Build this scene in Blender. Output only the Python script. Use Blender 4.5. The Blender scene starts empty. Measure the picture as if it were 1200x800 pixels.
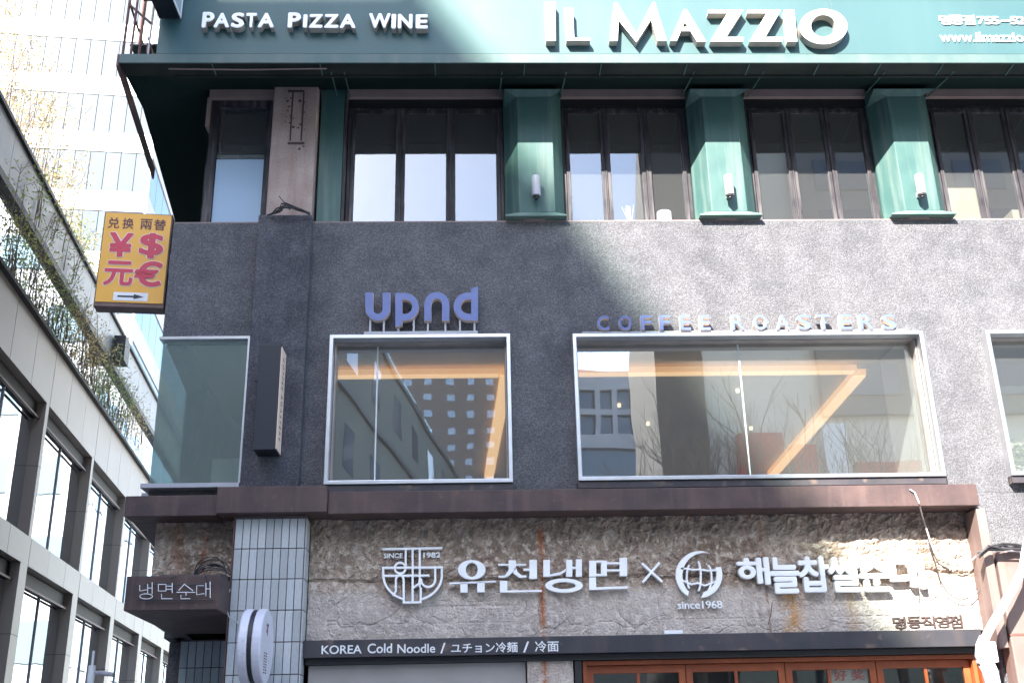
import bpy, math, random
from mathutils import Vector, Matrix, noise as mnoise
random.seed(7)
C = bpy.context.scene.collection
PI = math.pi

# ------------------------------------------------------------------ camera
F, DIST, EYE = 1280.0, 15.0, 1.6
RX = ((0.99942761, 0.00827625, -0.03280173), (-0.02773949, -0.35451984, -0.93463694), (-0.01936415, 0.93501187, -0.35408733))
cam = bpy.data.objects.new('camera', bpy.data.cameras.new('camera'))
C.objects.link(cam)
m4 = Matrix(RX).to_4x4(); m4.translation = (0, -DIST, EYE)
cam.matrix_world = m4
cam.data.sensor_width = 36; cam.data.lens = F * 36 / 1200
cam.data.clip_start = 0.1; cam.data.clip_end = 3000
bpy.context.scene.camera = cam

def on(u, v, Y=0.0):
    """point of the facade-parallel plane at depth Y (unprojected from image pixels of the 1200x800 photo)"""
    d = Matrix(RX) @ Vector((u - 600, 400 - v, -F)); t = (Y + DIST) / d.y
    return Vector((d.x * t, Y, EYE + d.z * t))

# ------------------------------------------------------------------ world, sun, exposure
SUN = Vector((0.47, 1.0, -0.87)).normalized()          # direction the light travels
W = bpy.data.worlds.new('World'); bpy.context.scene.world = W; W.use_nodes = True
nt = W.node_tree; bg = nt.nodes['Background']
sky = nt.nodes.new('ShaderNodeTexSky'); sky.sky_type = 'NISHITA'; sky.sun_disc = False
sky.sun_elevation = math.asin(-SUN.z); sky.sun_rotation = math.atan2(-SUN.x, -SUN.y)
sky.air_density = 1.0; sky.dust_density = 0.9; sky.ozone_density = 0.8
nt.links.new(sky.outputs[0], bg.inputs[0]); bg.inputs[1].default_value = 0.15
sl = bpy.data.lights.new('sun', 'SUN'); sl.energy = 4.3; sl.angle = math.radians(0.6); sl.color = (1.0, 0.955, 0.89)
so = bpy.data.objects.new('sun', sl); C.objects.link(so)
so.rotation_euler = SUN.to_track_quat('-Z', 'Y').to_euler(); so.location = (-20, -30, 60)
vs = bpy.context.scene.view_settings
vs.view_transform = 'Standard'; vs.look = 'None'; vs.gamma = 1.0; vs.use_curve_mapping = False; vs.exposure = 2.6
try:
    bpy.context.scene.cycles.transparent_max_bounces = 16
    bpy.context.scene.cycles.sample_clamp_indirect = 4
except Exception: pass

# ------------------------------------------------------------------ materials
MATS = {}
def M(name, c1, c2=None, sc=3.0, rough=0.7, metal=0.0, bump=0.0, bsc=30.0, streak=None, speck=None, emit=None, spec=0.5,
      spots=None, rand=0.0, contrast=(0.35, 0.65), bdist=0.02):
    """noise mix of two colours, optional vertical streaks (colour, amount, scale), speckle (colour, scale, lo, hi), bump"""
    if name in MATS: return MATS[name]
    m = bpy.data.materials.new(name); m.use_nodes = True; t = m.node_tree; N = t.nodes; L = t.links
    b = N['Principled BSDF']; tc = N.new('ShaderNodeTexCoord').outputs['Object']
    def noise(scale, mp=None, det=4, vec=None):
        n = N.new('ShaderNodeTexNoise'); n.inputs['Scale'].default_value = scale; n.inputs['Detail'].default_value = det
        v = tc
        if mp:
            q = N.new('ShaderNodeMapping'); q.inputs['Scale'].default_value = mp; L.new(tc, q.inputs['Vector']); v = q.outputs[0]
        L.new(v, n.inputs['Vector']); return n.outputs['Fac']
    def rng(src, lo, hi):
        r = N.new('ShaderNodeMapRange'); r.inputs['From Min'].default_value = lo; r.inputs['From Max'].default_value = hi
        L.new(src, r.inputs['Value']); return r.outputs[0]
    def mix(fac, a, bb):
        x = N.new('ShaderNodeMix'); x.data_type = 'RGBA'
        if isinstance(fac, float): x.inputs[0].default_value = fac
        else: L.new(fac, x.inputs[0])
        for k, s in ((6, a), (7, bb)):
            if isinstance(s, tuple): x.inputs[k].default_value = (*s[:3], 1)
            else: L.new(s, x.inputs[k])
        return x.outputs[2]
    col = c1
    if c2: col = mix(rng(noise(sc), *contrast), c1, c2)
    if streak:
        sc2, amt, s = streak
        f = rng(noise(s, (1, 1, 0.08), 5), 0.5, 0.75)
        mu = N.new('ShaderNodeMath'); mu.operation = 'MULTIPLY'; L.new(f, mu.inputs[0]); mu.inputs[1].default_value = amt
        col = mix(mu.outputs[0], col, sc2)
    if speck:
        cs, ss, lo, hi = speck
        col = mix(rng(noise(ss, None, 2), lo, hi), col, cs)
    if spots:
        cs, ss, th = spots
        v = N.new('ShaderNodeTexVoronoi'); v.inputs['Scale'].default_value = ss; L.new(tc, v.inputs['Vector'])
        col = mix(rng(v.outputs['Distance'], th, th * 0.5), col, cs)
    if rand:
        oi = N.new('ShaderNodeObjectInfo'); hs = N.new('ShaderNodeHueSaturation')
        v = N.new('ShaderNodeMapRange'); v.inputs['To Min'].default_value = 1 - rand; v.inputs['To Max'].default_value = 1 + rand
        L.new(oi.outputs['Random'], v.inputs['Value']); L.new(v.outputs[0], hs.inputs['Value'])
        if isinstance(col, tuple): hs.inputs['Color'].default_value = (*col, 1)
        else: L.new(col, hs.inputs['Color'])
        col = hs.outputs[0]
    if isinstance(col, tuple): b.inputs['Base Color'].default_value = (*col, 1)
    else: L.new(col, b.inputs['Base Color'])
    b.inputs['Roughness'].default_value = rough; b.inputs['Metallic'].default_value = metal
    b.inputs['Specular IOR Level'].default_value = spec
    if bump:
        bn = N.new('ShaderNodeBump'); bn.inputs['Strength'].default_value = bump; bn.inputs['Distance'].default_value = bdist
        L.new(noise(bsc, None, 5), bn.inputs['Height']); L.new(bn.outputs[0], b.inputs['Normal'])
    if emit:
        b.inputs['Emission Color'].default_value = (*emit[0], 1); b.inputs['Emission Strength'].default_value = emit[1]
    MATS[name] = m; return m

def glass(name, refl, tint, wav=0.0, film=None, blend=0.5):
    """thin window pane: part mirror, part see-through; a little waviness; optional film of dirt and, on the corner panes, painted-in reflection (colour, amount)"""
    m = bpy.data.materials.new(name); m.use_nodes = True; t = m.node_tree; N = t.nodes; L = t.links
    N.remove(N['Principled BSDF']); out = N['Material Output']
    g = N.new('ShaderNodeBsdfGlossy'); g.inputs['Roughness'].default_value = 0.0; g.inputs['Color'].default_value = (0.92, 0.96, 1.0, 1)
    tr = N.new('ShaderNodeBsdfTransparent'); tr.inputs['Color'].default_value = (*tint, 1)
    lw = N.new('ShaderNodeLayerWeight'); lw.inputs['Blend'].default_value = 0.35
    r = N.new('ShaderNodeMapRange'); r.inputs['To Min'].default_value = refl; r.inputs['To Max'].default_value = min(1, refl + blend)
    L.new(lw.outputs['Fresnel'], r.inputs['Value'])
    mx = N.new('ShaderNodeMixShader'); L.new(r.outputs[0], mx.inputs[0]); L.new(tr.outputs[0], mx.inputs[1]); L.new(g.outputs[0], mx.inputs[2])
    if wav:
        tc = N.new('ShaderNodeTexCoord'); n = N.new('ShaderNodeTexNoise'); n.inputs['Scale'].default_value = 0.9; n.inputs['Detail'].default_value = 1
        L.new(tc.outputs['Object'], n.inputs['Vector']); bn = N.new('ShaderNodeBump'); bn.inputs['Strength'].default_value = wav; bn.inputs['Distance'].default_value = 0.05
        L.new(n.outputs['Fac'], bn.inputs['Height']); L.new(bn.outputs[0], g.inputs['Normal'])
    res = mx.outputs[0]
    if film:
        d = N.new('ShaderNodeBsdfDiffuse'); d.inputs['Color'].default_value = (*film[0], 1)
        m2 = N.new('ShaderNodeMixShader'); m2.inputs[0].default_value = film[1]
        L.new(res, m2.inputs[1]); L.new(d.outputs[0], m2.inputs[2]); res = m2.outputs[0]
    L.new(res, out.inputs['Surface']); return m

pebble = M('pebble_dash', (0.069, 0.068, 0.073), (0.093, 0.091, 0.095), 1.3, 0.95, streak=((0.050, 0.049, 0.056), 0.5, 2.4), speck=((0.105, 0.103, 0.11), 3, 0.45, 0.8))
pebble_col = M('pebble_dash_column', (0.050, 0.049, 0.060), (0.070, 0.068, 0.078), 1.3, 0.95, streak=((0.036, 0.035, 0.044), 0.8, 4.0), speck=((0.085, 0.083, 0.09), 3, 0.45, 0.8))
def pebble_grain(m, sc, lo, hi, amt):
    t = m.node_tree; N = t.nodes; L = t.links; b = N['Principled BSDF']; src = b.inputs['Base Color'].links[0].from_socket
    tc = N.new('ShaderNodeTexCoord'); v = N.new('ShaderNodeTexVoronoi'); v.inputs['Scale'].default_value = sc; L.new(tc.outputs['Object'], v.inputs['Vector'])
    sp = N.new('ShaderNodeSeparateColor'); L.new(v.outputs['Color'], sp.inputs[0])
    r = N.new('ShaderNodeMapRange'); r.inputs['From Min'].default_value = 0.0; r.inputs['From Max'].default_value = 1.0; r.inputs['To Min'].default_value = lo; r.inputs['To Max'].default_value = hi
    pw = N.new('ShaderNodeMath'); pw.operation = 'POWER'; L.new(sp.outputs[0], pw.inputs[0]); pw.inputs[1].default_value = amt; L.new(pw.outputs[0], r.inputs['Value'])
    vm = N.new('ShaderNodeVectorMath'); vm.operation = 'SCALE'; L.new(src, vm.inputs[0]); L.new(r.outputs[0], vm.inputs['Scale']); L.new(vm.outputs[0], b.inputs['Base Color'])
    bn = N.new('ShaderNodeBump'); bn.inputs['Strength'].default_value = 0.8; bn.inputs['Distance'].default_value = 0.012; bn.invert = True
    L.new(v.outputs['Distance'], bn.inputs['Height']); L.new(bn.outputs[0], b.inputs['Normal'])
pebble_grain(pebble, 78, 0.88, 1.95, 1.6); pebble_grain(pebble_col, 78, 0.8, 1.9, 1.9)
teal = M('teal_sign_sheet', (0.030, 0.084, 0.088), (0.038, 0.095, 0.098), 0.8, 0.55, 0, 0.05, 3, streak=((0.055, 0.11, 0.108), 0.4, 3.0))
teal_lip = M('weathered_teal_edge', (0.050, 0.099, 0.094), (0.079, 0.119, 0.109), 2.0, 0.6, 0, 0.1, 20, streak=((0.109, 0.134, 0.119), 0.5, 6.0))
green = M('patina_green_panel', (0.030, 0.086, 0.078), (0.048, 0.112, 0.100), 1.6, 0.6, 0, 0.1, 14, streak=((0.125, 0.165, 0.145), 0.75, 7.0))
green_cap = M('pale_green_sill', (0.128, 0.188, 0.158), (0.083, 0.150, 0.128), 3, 0.6)
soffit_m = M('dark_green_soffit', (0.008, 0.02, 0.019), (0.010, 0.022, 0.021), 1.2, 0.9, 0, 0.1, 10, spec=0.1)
soffit_g = M('grey_soffit_board', (0.022, 0.027, 0.025), (0.034, 0.04, 0.037), 2, 0.8, spec=0.1)
rustm = M('rusty_steel', (0.049, 0.029, 0.029), (0.086, 0.049, 0.043), 2.2, 0.62, 0.0, 0.15, 30, streak=((0.127, 0.081, 0.069), 0.55, 8.0), speck=((0.127, 0.069, 0.046), 9, 0.64, 0.8))
rust2 = M('rust_red_steel', (0.096, 0.044, 0.036), (0.160, 0.080, 0.060), 3, 0.7, 0, 0.2, 30, streak=((0.200, 0.096, 0.064), 0.5, 10.0))
darksteel = M('dark_blue_steel', (0.024, 0.024, 0.031), (0.047, 0.041, 0.047), 1.6, 0.55, 0.0, 0.1, 25, streak=((0.072, 0.051, 0.043), 0.5, 5.0), speck=((0.128, 0.093, 0.076), 5, 0.64, 0.76))
chrome = M('brushed_steel', (0.55, 0.55, 0.56), (0.62, 0.62, 0.63), 4, 0.32, 0.85)
steel_in = M('steel_reveal', (0.28, 0.25, 0.23), (0.36, 0.33, 0.3), 3, 0.45, 0.3)
frame_m = M('brown_grey_aluminium', (0.022, 0.019, 0.024), (0.045, 0.04, 0.044), 3.5, 0.6, 0.0, 0.1, 20, streak=((0.15, 0.137, 0.135), 0.75, 16.0), spec=0.3)
lintel_m = M('pinkish_lintel', (0.225, 0.165, 0.150), (0.270, 0.203, 0.188), 2.5, 0.85, 0, 0.2, 30)
colconc = M('pinkish_precast', (0.30, 0.225, 0.195), (0.38, 0.30, 0.265), 2, 0.9, 0, 0.35, 40, streak=((0.2, 0.13, 0.105), 0.6, 7.0), speck=((0.19, 0.14, 0.12), 60, 0.58, 0.7))
tile_m = M('pale_grey_tile', (0.39, 0.415, 0.425), (0.46, 0.47, 0.465), 6, 0.32, 0, 0.03, 12, rand=0.15, spots=((0.2, 0.2, 0.2), 28, 0.12), streak=((0.34, 0.31, 0.28), 0.5, 9.0))
grout = M('dark_grout', (0.09, 0.075, 0.075), (0.13, 0.1, 0.1), 8, 0.95)
cladb = M('beige_cladding_panel', (0.303, 0.251, 0.205), (0.328, 0.271, 0.226), 0.7, 0.42, 0.0, 0, rand=0.05)
cladg = M('grey_cladding_panel', (0.224, 0.224, 0.224), (0.258, 0.252, 0.246), 1.4, 0.4, 0.1, rand=0.04, streak=((0.157, 0.151, 0.146), 0.4, 4.0))
jointd = M('dark_joint', (0.03, 0.028, 0.026))
M('joint_grey', (0.066, 0.072, 0.084), rough=.8)
white_pan = M('white_panel', (0.52, 0.52, 0.51), rough=0.5, rand=0.02)
stone_pan = M('pinkish_stone_panel', (0.434, 0.364, 0.315), (0.490, 0.427, 0.378), 2, 0.6, rand=0.06)
whitep = M('white_paint', (0.78, 0.78, 0.78), (0.7, 0.7, 0.7), 5, 0.45)
letterw = M('white_letter_face', (0.88, 0.88, 0.88), (0.82, 0.82, 0.82), 4, 0.4)
letterside = M('cream_letter_side', (0.34, 0.31, 0.265), (0.42, 0.385, 0.33), 5, 0.6, streak=((0.3, 0.27, 0.23), 0.5, 9.0))
periw = M('periwinkle_letter_face', (0.10, 0.135, 0.31), (0.115, 0.15, 0.335), 6, 0.4)
peachs = M('peach_letter_side', (0.75, 0.58, 0.46), rough=0.5)
greyw = M('light_grey_paint', (0.357, 0.357, 0.383), (0.399, 0.399, 0.425), 6, 0.45)
orange_w = M('orange_stained_wood', (0.28, 0.065, 0.02), (0.36, 0.09, 0.028), 3, 0.42, 0, 0.08, 30, streak=((0.2, 0.045, 0.015), 0.5, 12.0))
navy = M('navy_box', (0.008, 0.009, 0.017), (0.010, 0.011, 0.020), 2, 0.45)
black = M('black_metal', (0.012, 0.012, 0.014), rough=0.5)
cable = M('dark_cable', (0.03, 0.028, 0.03), rough=0.5)
cablew = M('pale_cable', (0.45, 0.42, 0.4), rough=0.6)
brownd = M('brown_duct_sheet', (0.136, 0.088, 0.076), (0.192, 0.132, 0.116), 1.6, 0.6, 0, 0.1, 12, streak=((0.240, 0.176, 0.152), 0.6, 6.0))
reddish = M('orange_red_strip', (0.45, 0.13, 0.07), (0.5, 0.18, 0.1), 3, 0.6)
yellow = M('amber_sign_face', (0.74, 0.36, 0.035), (0.78, 0.39, 0.045), 2, 0.4)
crim = M('crimson_print', (0.55, 0.035, 0.07), rough=0.5)
maroon = M('maroon_print', (0.11, 0.03, 0.04), rough=0.5)
signbrown = M('brown_sign_case', (0.12, 0.07, 0.055), (0.17, 0.11, 0.09), 6, 0.6)
int_wall = M('interior_plaster', (0.66, 0.60, 0.52), (0.7, 0.65, 0.57), 0.6, 0.85)
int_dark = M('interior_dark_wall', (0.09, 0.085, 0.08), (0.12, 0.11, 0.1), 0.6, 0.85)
int_white = M('interior_white', (0.85, 0.84, 0.81), rough=0.85)
int_floor = M('interior_floor', (0.45, 0.4, 0.33), rough=0.5)
warm = M('warm_light_strip', (0.8, 0.6, 0.4), emit=((1.0, 0.50, 0.18), 0.145))
warm2 = M('warm_light_core', (0.9, 0.8, 0.6), emit=((1.0, 0.60, 0.28), 0.21))
down_m = M('downlight_lens', (0.9, 0.8, 0.6), emit=((1.0, 0.8, 0.55), 0.3))
darkglass = M('dark_window_glass', (0.05, 0.065, 0.085), rough=0.06, spec=0.9)
skyglass = M('pale_blue_glass', (0.069, 0.086, 0.098), rough=0.15, spec=0.6, rand=0.12)
brickfar = M('grey_brown_hotel_wall', (0.15, 0.115, 0.10), (0.18, 0.14, 0.125), 0.3, 0.85)
olivew = M('grey_green_render', (0.10, 0.115, 0.105), (0.13, 0.14, 0.125), 0.2, 0.85)
creamw = M('cream_render', (0.60, 0.55, 0.46), (0.66, 0.61, 0.52), 0.3, 0.8)
officew = M('pale_office_cladding', (0.30, 0.30, 0.33), (0.35, 0.35, 0.38), 0.3, 0.6)
bluegl = M('deep_blue_glazing', (0.03, 0.05, 0.085), rough=0.15, spec=0.9)
redshop = M('red_awning', (0.5, 0.04, 0.03), rough=0.7)
bark = M('grey_brown_bark', (0.16, 0.12, 0.09), (0.23, 0.18, 0.14), 8, 0.9, 0, 0.4, 30)
asphalt = M('asphalt', (0.045, 0.045, 0.047), (0.06, 0.06, 0.062), 2.0, 0.9, 0, 0.4, 60)
paving = M('granite_paving', (0.297, 0.290, 0.277), (0.365, 0.351, 0.338), 2.0, 0.85, 0, 0.2, 30)
linepaint = M('road_paint', (0.75, 0.75, 0.72), (0.6, 0.6, 0.58), 5, 0.7)

def leafmat(name, c1, c2):
    m = M(name, c1, c2, 1.5, 0.6); t = m.node_tree; b = t.nodes['Principled BSDF']
    tl = t.nodes.new('ShaderNodeBsdfTranslucent'); mx = t.nodes.new('ShaderNodeMixShader'); mx.inputs[0].default_value = 0.45
    src = b.inputs['Base Color'].links[0].from_socket; t.links.new(src, tl.inputs['Color'])
    t.links.new(b.outputs[0], mx.inputs[1]); t.links.new(tl.outputs[0], mx.inputs[2]); t.links.new(mx.outputs[0], t.nodes['Material Output'].inputs['Surface'])
    return m
leafy = leafmat('yellow_green_leaf', (0.50, 0.46, 0.14), (0.36, 0.40, 0.12))
leafo = leafmat('amber_dry_leaf', (0.60, 0.44, 0.20), (0.55, 0.46, 0.22))
leafg = leafmat('fresh_green_leaf', (0.22, 0.30, 0.09), (0.34, 0.38, 0.14))

gl_upper = glass('upper_window_glass', 0.085, (0.8, 0.82, 0.85), 0.03, film=((0.5, 0.5, 0.48), 0.05), blend=.2)
gl_shop = glass('shop_window_glass', 0.17, (0.93, 0.95, 0.93), 0.03, film=((0.5, 0.5, 0.47), 0.06))
gl_topcorner = glass('top_corner_glass', 0.2, (0.6, 0.65, 0.7), 0.05, film=((0.52, 0.68, 0.85), 0.62))  # blue film paints the reflected sky into the pane's colour
gl_corner = glass('corner_window_glass', 0.20, (0.86, 0.92, 0.88), 0.04, film=((0.45, 0.5, 0.43), 0.13))  # pale green film stands in for reflections on the corner glazing
gl_left = glass('mirror_window_glass', 0.62, (0.45, 0.5, 0.5), 0.08)
gl_door = glass('door_glass', 0.05, (0.85, 0.85, 0.83), 0.02, blend=.3)
gl_fringe = glass('tinted_fringe_glass', 0.05, (0.80, 0.88, 0.84), blend=.2)  # for the unseen roof pane that half-lights the shadow's fringe

# ------------------------------------------------------------------ mesh helpers
INV = {}
def inv(p):
    if p is None: return Matrix.Identity(4)
    if p.name not in INV:
        mw = Matrix.LocRotScale(p.location, p.rotation_euler, None)
        INV[p.name] = (inv(p.parent) and mw and (full(p)).inverted())
    return INV[p.name]
def full(p):
    m = Matrix.LocRotScale(p.location, p.rotation_euler, None)
    return full(p.parent) @ m if p.parent else m

class MB:
    def __init__(s): s.v = []; s.f = []
    def add(s, vs, fs):
        n = len(s.v); s.v += [tuple(x) for x in vs]; s.f += [tuple(i + n for i in q) for q in fs]; return s
    def box(s, x0, x1, y0, y1, z0, z1):
        return s.add([(x, y, z) for x in (x0, x1) for y in (y0, y1) for z in (z0, z1)],
                     [(0, 1, 3, 2), (4, 6, 7, 5), (0, 4, 5, 1), (2, 3, 7, 6), (0, 2, 6, 4), (1, 5, 7, 3)])
    def hexa(s, p):      # 8 points: bottom loop 0-3, top loop 4-7
        return s.add(p, [(3, 2, 1, 0), (4, 5, 6, 7), (0, 1, 5, 4), (1, 2, 6, 5), (2, 3, 7, 6), (3, 0, 4, 7)])
    def prism(s, pts, y0, y1):   # (x,z) outline, any winding, extruded in y
        n = len(pts); A = sum(pts[i][0] * pts[(i + 1) % n][1] - pts[(i + 1) % n][0] * pts[i][1] for i in range(n))
        if A < 0: pts = pts[::-1]
        return s.add([(x, y0, z) for x, z in pts] + [(x, y1, z) for x, z in pts],
                     [tuple(range(n)), tuple(range(2 * n - 1, n - 1, -1))] + [(i, i + n, (i + 1) % n + n, (i + 1) % n) for i in range(n)])
    def zprism(s, pts, z0, z1):  # (x,y) outline extruded in z
        n = len(pts); A = sum(pts[i][0] * pts[(i + 1) % n][1] - pts[(i + 1) % n][0] * pts[i][1] for i in range(n))
        if A < 0: pts = pts[::-1]
        return s.add([(x, y, z0) for x, y in pts] + [(x, y, z1) for x, y in pts],
                     [tuple(range(n - 1, -1, -1)), tuple(range(n, 2 * n))] + [(i, (i + 1) % n, (i + 1) % n + n, i + n) for i in range(n)])
    def tube(s, pts, r, n=6, taper=None):
        pts = [Vector(p) for p in pts]; k = len(pts); rings = []
        up = None
        for i, p in enumerate(pts):
            d = (pts[min(i + 1, k - 1)] - pts[max(i - 1, 0)]).normalized()
            if up is None:
                a = Vector((0, 0, 1)) if abs(d.z) < 0.9 else Vector((1, 0, 0)); up = d.cross(a).normalized()
            up = (up - d * up.dot(d)).normalized(); w = d.cross(up)
            rr = r if taper is None else r + (taper - r) * i / max(1, k - 1)
            rings.append([p + (up * math.cos(2 * PI * j / n) + w * math.sin(2 * PI * j / n)) * rr for j in range(n)])
        s.add([q for rg in rings for q in rg],
              [(i * n + j, i * n + (j + 1) % n, (i + 1) * n + (j + 1) % n, (i + 1) * n + j) for i in range(k - 1) for j in range(n)]
              + [tuple(range(n - 1, -1, -1)), tuple((k - 1) * n + j for j in range(n))])
        return s
    def ring(s, outer, inner, y0, y1):   # two (x,z) loops of equal count -> frame with hole
        n = len(outer)
        s.add([(x, y0, z) for x, z in outer] + [(x, y0, z) for x, z in inner] + [(x, y1, z) for x, z in outer] + [(x, y1, z) for x, z in inner],
              [q for i in range(n) for j in [(i + 1) % n] for q in
               ((i, j, j + n, i + n), (2 * n + j, 2 * n + i, 3 * n + i, 3 * n + j), (j, i, 2 * n + i, 2 * n + j), (i + n, j + n, 3 * n + j, 3 * n + i))])
        return s
    def frame(s, x0, x1, z0, z1, w, y0, y1, wb=None, wt=None):
        wb = w if wb is None else wb; wt = w if wt is None else wt
        return s.ring([(x0, z0), (x1, z0), (x1, z1), (x0, z1)], [(x0 + w, z0 + wb), (x1 - w, z0 + wb), (x1 - w, z1 - wt), (x0 + w, z1 - wt)], y0, y1)
    def mesh(s, name, mat):
        me = bpy.data.meshes.new(name); me.from_pydata(s.v, [], s.f)
        for q in (mat if isinstance(mat, list) else [mat]): me.materials.append(q)
        return me
    def build(s, name, mat, parent=None, local=False, smooth=False, bevel=0, **tags):
        if parent is not None and not local:
            iv = full(parent).inverted(); s.v = [tuple(iv @ Vector(p)) for p in s.v]
        me = s.mesh(name, mat)
        if smooth: me.polygons.foreach_set('use_smooth', [True] * len(me.polygons))
        o = bpy.data.objects.new(name, me); C.objects.link(o)
        if parent is not None: o.parent = parent
        if bevel:
            b = o.modifiers.new('bevel', 'BEVEL'); b.width = bevel; b.segments = 2; b.limit_method = 'ANGLE'
        for k, v in tags.items(): o[k] = v
        return o
def wall_cells(mb, x0, x1, z0, z1, holes, y0, y1):
    xs = sorted({x0, x1} | {h[i] for h in holes for i in (0, 1) if x0 < h[i] < x1}); zs = sorted({z0, z1} | {h[i] for h in holes for i in (2, 3) if z0 < h[i] < z1})
    def solid(i, j):
        if not (0 <= i < len(xs) - 1 and 0 <= j < len(zs) - 1): return False
        cx, cz = (xs[i] + xs[i + 1]) / 2, (zs[j] + zs[j + 1]) / 2
        return not any(a < cx < b and c < cz < d for a, b, c, d in holes)
    for i in range(len(xs) - 1):
        for j in range(len(zs) - 1):
            if not solid(i, j): continue
            a, b, c, d = xs[i], xs[i + 1], zs[j], zs[j + 1]
            mb.add([(a, y0, c), (b, y0, c), (b, y0, d), (a, y0, d)], [(0, 1, 2, 3)]); mb.add([(a, y1, c), (b, y1, c), (b, y1, d), (a, y1, d)], [(3, 2, 1, 0)])
            if not solid(i - 1, j): mb.add([(a, y1, c), (a, y0, c), (a, y0, d), (a, y1, d)], [(0, 1, 2, 3)])
            if not solid(i + 1, j): mb.add([(b, y0, c), (b, y1, c), (b, y1, d), (b, y0, d)], [(0, 1, 2, 3)])
            if not solid(i, j - 1): mb.add([(a, y1, c), (b, y1, c), (b, y0, c), (a, y0, c)], [(0, 1, 2, 3)])
            if not solid(i, j + 1): mb.add([(a, y0, d), (b, y0, d), (b, y1, d), (a, y1, d)], [(0, 1, 2, 3)])
    return mb
def thing(name, label, cat, loc=(0, 0, 0), rz=0.0, group=None):
    o = bpy.data.objects.new(name, None); C.objects.link(o); o.location = loc; o.rotation_euler = (0, 0, rz); o.empty_display_size = 0.3
    o['label'] = label; o['category'] = cat
    if group: o['group'] = group
    return o
def tag(o, label, cat, group=None):
    o['label'] = label; o['category'] = cat
    if group: o['group'] = group
    return o
def part(name, parent, loc=(0, 0, 0)):
    o = bpy.data.objects.new(name, None); C.objects.link(o); o.parent = parent; o.location = loc; return o
def inst(me, name, parent, loc, rot=(0, 0, 0), scale=(1, 1, 1)):
    o = bpy.data.objects.new(name, me); C.objects.link(o); o.parent = parent; o.location = loc; o.rotation_euler = rot; o.scale = scale; return o
def copy_tree(o, parent=None):
    c = o.copy(); C.objects.link(c); c.parent = parent
    for ch in list(o.children): copy_tree(ch, c)
    return c

_TC = {}
def text_pts(s, bold, space=1.0, depth=0.0):
    key = (s, bold, space)
    if key not in _TC:
        cu = bpy.data.curves.new('t', 'FONT'); cu.body = s; cu.offset = bold; cu.extrude = 0.05; cu.resolution_u = 4; cu.space_character = space
        ob = bpy.data.objects.new('t', cu); C.objects.link(ob)
        bpy.context.view_layer.update()
        me = bpy.data.meshes.new_from_object(ob.evaluated_get(bpy.context.evaluated_depsgraph_get()))
        _TC[key] = ([tuple(v.co) for v in me.vertices], [tuple(p.vertices) for p in me.polygons])
        bpy.data.objects.remove(ob); bpy.data.curves.remove(cu); bpy.data.meshes.remove(me)
    return _TC[key]
def glyph(s, x0, x1, z0, z1, yf, yb, bold=0.02, space=1.0, shear=0.0):
    """text fitted into the box x0..x1, z0..z1; weight is built up from shifted copies of the outline, each a hair behind the last"""
    vs, fs = text_pts(s, 0.0, space)
    ax, bx = min(v[0] for v in vs) - bold, max(v[0] for v in vs) + bold; az, bz = min(v[1] for v in vs) - bold, max(v[1] for v in vs) + bold
    kx = (x1 - x0) / (bx - ax); kz = (z1 - z0) / (bz - az); mb = MB()
    sh = [(0, 0)] + [(bold * math.cos(PI * i / 4), bold * math.sin(PI * i / 4)) for i in range(8)] if bold > 0 else [(0, 0)]
    for i, (dx, dz) in enumerate(sh):
        e = i * 0.0004
        mb.add([(x0 + (v[0] + dx - ax) * kx, yf + e if v[2] > 0 else yb - e * (1 if yb > yf else -1), z0 + (v[1] + dz - az) * kz) for v in vs], fs)
    return mb
def glyph_px(s, u0, v0, u1, v1, yf, yb, bold=0.02, space=1.0):
    a, b = on(u0, v1, yf), on(u1, v0, yf); return glyph(s, a.x, b.x, a.z, b.z, yf, yb, bold, space)
def px(pts, Y, s=1.0, ox=0, oy=0):
    return [(p.x, p.z) for p in (on(ox + a / s, oy + b / s, Y) for a, b in pts)]
def facesplit(o, side_mat, ny=-0.5):
    """front faces keep slot 0, the sides take slot 1"""
    o.data.materials.append(side_mat)
    for p in o.data.polygons:
        if p.normal.y > ny: p.material_index = 1
def stroke2d(pts, w):
    """outline strip quads for a polyline of width w -> list of 4-point polys"""
    out = []
    for (x0, z0), (x1, z1) in zip(pts, pts[1:]):
        d = math.hypot(x1 - x0, z1 - z0)
        if d < 1e-6: continue
        ux, uz = (x1 - x0) / d, (z1 - z0) / d; nx, nz = -uz * w / 2, ux * w / 2; e = w * 0.3
        out.append([(x0 - ux * e + nx, z0 - uz * e + nz), (x0 - ux * e - nx, z0 - uz * e - nz), (x1 + ux * e - nx, z1 + uz * e - nz), (x1 + ux * e + nx, z1 + uz * e + nz)])
    return out

# grid 2: the side street runs along GY, its cross direction is GX
A2 = math.radians(6.618)
GX = Vector((math.cos(A2), math.sin(A2), 0)); GY = Vector((-math.sin(A2), math.cos(A2), 0))

# ------------------------------------------------------------------ ground
g = MB().box(-400, 400, -400, 400, -0.5, 0.0).build('ground', paving, kind='structure')
MB().box(-4.7, 60, -5.2, 14, 0.004, 0.13).build('pavement', paving, kind='structure')
MB().box(7.5, 60, -21.8, -18.2, 0.004, 0.13).build('pavement', paving, kind='structure')
k = MB()
for i in range(-3, 10): k.box(i * 4.0, i * 4.0 + 2.0, -11.8, -11.65, 0.002, 0.006)
k.build('road_marking', linepaint, kind='structure')
MB().box(-4.7, 60, -5.36, -5.2, 0.004, 0.14).build('kerb', paving, kind='structure')

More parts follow.
